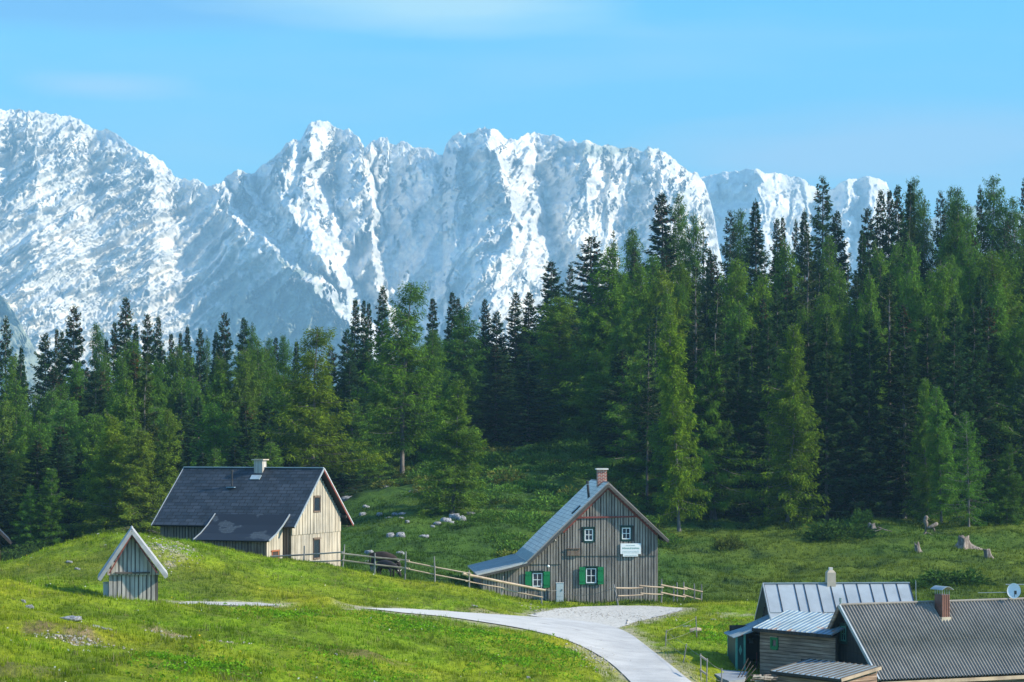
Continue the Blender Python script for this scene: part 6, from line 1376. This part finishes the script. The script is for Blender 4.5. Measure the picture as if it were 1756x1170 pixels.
def t1(x, D, px, rng):
    n1 = fbm(x / 14, D / 14, 4, 31); n2 = fbm(x / 3.0, D / 4.5, 4, 77); n3 = fbm(x / 0.9, D / 1.6, 3, 55)
    w = np.clip(.5 + 1.2 * n1 + .8 * n2, 0, 1)[:, None]; c = np.array([.165, .29, .012]) * (1 - w) + np.array([.27, .305, .018]) * w
    w = np.clip(.22 + 1.9 * n2 - .8 * n1 + .8 * n3 + .5 * np.clip((98 - D) / 30, 0, 1), 0, 1)[:, None] * .85; c = c * (1 - w) + np.array([.09, .16, .008]) * w
    mf = np.clip(1 - np.abs(D - 134) / 9, 0, 1) * np.clip((470 - px) / 90, 0, 1); mf = np.clip(mf * 1.4 + n2 * mf, 0, 1)[:, None] * .6; c = c * (1 - mf) + np.array([.11, .16, .02]) * mf
    r_ = rng.uniform(0, 1, len(x)); c[r_ > .95] = np.array([.26, .23, .10]); return c
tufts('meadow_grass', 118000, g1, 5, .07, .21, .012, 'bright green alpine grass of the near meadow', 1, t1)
def g2(rng, n):
    px = rng.uniform(500, 2150, n); D = rng.uniform(158, 228, n); return px, D
def t2_(x, D, px, rng):
    n1 = fbm(x / 14, D / 14, 4, 31); n2 = fbm(x / 3.0, D / 4.5, 4, 77)
    w = np.clip(.4 + 1.6 * n1 + (px - 1200) / 900, 0, 1)[:, None]; c = np.array([.058, .118, .014]) * (1 - w) + np.array([.11, .155, .016]) * w  # far tufts darkened like their ground, shade included in the colour
    w = np.clip(2.0 * n2, 0, 1)[:, None]; return c * (1 - w) + np.array([.022, .052, .011]) * w
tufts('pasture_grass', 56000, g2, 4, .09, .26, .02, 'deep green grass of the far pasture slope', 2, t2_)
# broad-leaved weeds (dock) in patches of the near meadow
rng = np.random.default_rng(77); P0 = []
for (cx, cy, rx, ry, n) in ((480, 1052, 60, 3, 500), (700, 1072, 60, 3.5, 700), (820, 1090, 55, 3, 600), (960, 1120, 60, 3, 700), (350, 1150, 60, 3, 600), (300, 1150, 50, 3, 500), (900, 1140, 90, 4, 600), (1230, 1095, 30, 4, 400), (1220, 1075, 45, 4, 300), (620, 1150, 80, 4, 500)):
    h = hit(cx, cy); k = rng.normal(0, 1.15, (n, 2)); P0.append(np.stack([h.x + k[:, 0] * rx / F * h.y * .6, h.y + k[:, 1] * ry * .6], 1))
P0 = np.concatenate(P0); P0 = P0[road_mask(P0[:, 0], P0[:, 1]) > .9]; P0 = np.repeat(P0[::2], 5, 0); P0 += rng.normal(0, .10, P0.shape); z = gz(P0[:, 0], P0[:, 1]); n = len(P0)
v, f = kites(np.stack([P0[:, 0], P0[:, 1], z + rng.uniform(.0, .15, n)], 1), np.stack([rng.normal(0, 1, n), rng.normal(0, 1, n), rng.uniform(.2, 1.2, n)], 1), rng.uniform(.08, .20, n), rng.uniform(.04, .09, n), rng)
c = np.array([.12, .27, .012]) * rng.uniform(.6, 1.4, (n, 1)); tag(mesh_np('weeds', v, f, M['blades'], colors=np.repeat(c, 4, 0)), 'broad-leaved dark green weeds in patches of the near meadow', 'weeds', kind='stuff')
# flowers
n = 500; px = rng.uniform(0, 1300, n); D = 60 + 100 * rng.uniform(0, 1, n); x = (px - CX) / F * D; k = (road_mask(x, D) > .9) & (fbm(x / 5, D / 5, 2, 4) > -.05); x, D = x[k], D[k]; n = len(x); z = gz(x, D) + .12
v, f = kites(np.stack([x, D, z], 1), rng.normal(0, 1, (n, 3)) + np.array([0, 0, .2]), rng.uniform(.05, .12, n), rng.uniform(.05, .10, n), rng); c = np.where(rng.uniform(0, 1, (n, 1)) < .75, np.array([[.75, .75, .68]]), np.array([[.65, .42, .03]]))
tag(mesh_np('wild_flowers', v, f, M['blades'], colors=np.repeat(c, 4, 0)), 'tiny white and yellow flowers scattered over the meadow', 'flowers', kind='stuff')
# pebbles on bare patches and along the gravel edge
xs = []
for (cx, cy, rx, dd, n) in ((292, 946, 46, 5, 260), (120, 1093, 72, 1.4, 170), (345, 1103, 70, .8, 140), (1000, 1052, 110, 4, 220), (1100, 1060, 60, 3, 120), (1020, 1128, 50, 6, 160)):
    h = hit(cx, cy); k = rng.normal(0, .5, (n, 2)); xs.append(np.stack([h.x + k[:, 0] * rx / F * h.y, h.y + k[:, 1] * dd], 1))
xs = np.concatenate(xs); z = gz(xs[:, 0], xs[:, 1]) + .03; vs, fs, cs = [], [], []
for i, (x, y) in enumerate(xs):
    s = rng.uniform(.02, .065); q = rng.normal(0, 1, (8, 3)) * .25 + np.array([[-1, -1, -.6], [1, -1, -.6], [1, 1, -.6], [-1, 1, -.6], [-.6, -.6, .6], [.6, -.6, .6], [.6, .6, .6], [-.6, .6, .6]]); vs.append(q * np.array([s, s, s * .6]) + np.array([x, y, z[i]]))
    fs.append(np.array([(4, 5, 6, 7), (0, 1, 5, 4), (1, 2, 6, 5), (2, 3, 7, 6), (3, 0, 4, 7)]) + 8 * i); cs.append(np.tile(np.array([[.30, .285, .25]]) * rng.uniform(.6, 1.3), (8, 1)))
m, t, b = newmat('pebble_stone', .9, .1); at = N(t, 'ShaderNodeAttribute', attribute_name='tint'); t.links.new(at.outputs['Color'], b.inputs['Base Color'])
tag(mesh_np('pebbles', np.concatenate(vs), np.concatenate(fs), m, colors=np.concatenate(cs)), 'loose pale pebbles on bare earth and the gravel edge', 'pebbles', kind='stuff')

# ---------------------------------------------------------------- haze: the air between here and the mountains
mb = MB(); mb.box(-6200, 6200, -60, 10200, -330, 1500)
m = bpy.data.materials.new('haze'); m.use_nodes = True; t = m.node_tree; t.nodes.clear(); pv = N(t, 'ShaderNodeVolumePrincipled'); pv.inputs['Density'].default_value = HAZE_D; pv.inputs['Color'].default_value = (0.38, 0.74, 1.0, 1); pv.inputs['Anisotropy'].default_value = 0.0
oo = N(t, 'ShaderNodeOutputMaterial'); t.links.new(pv.outputs[0], oo.inputs['Volume'])
tag(mb.build('haze', m), 'thin bluish valley haze in front of the mountains', 'haze', kind='stuff')
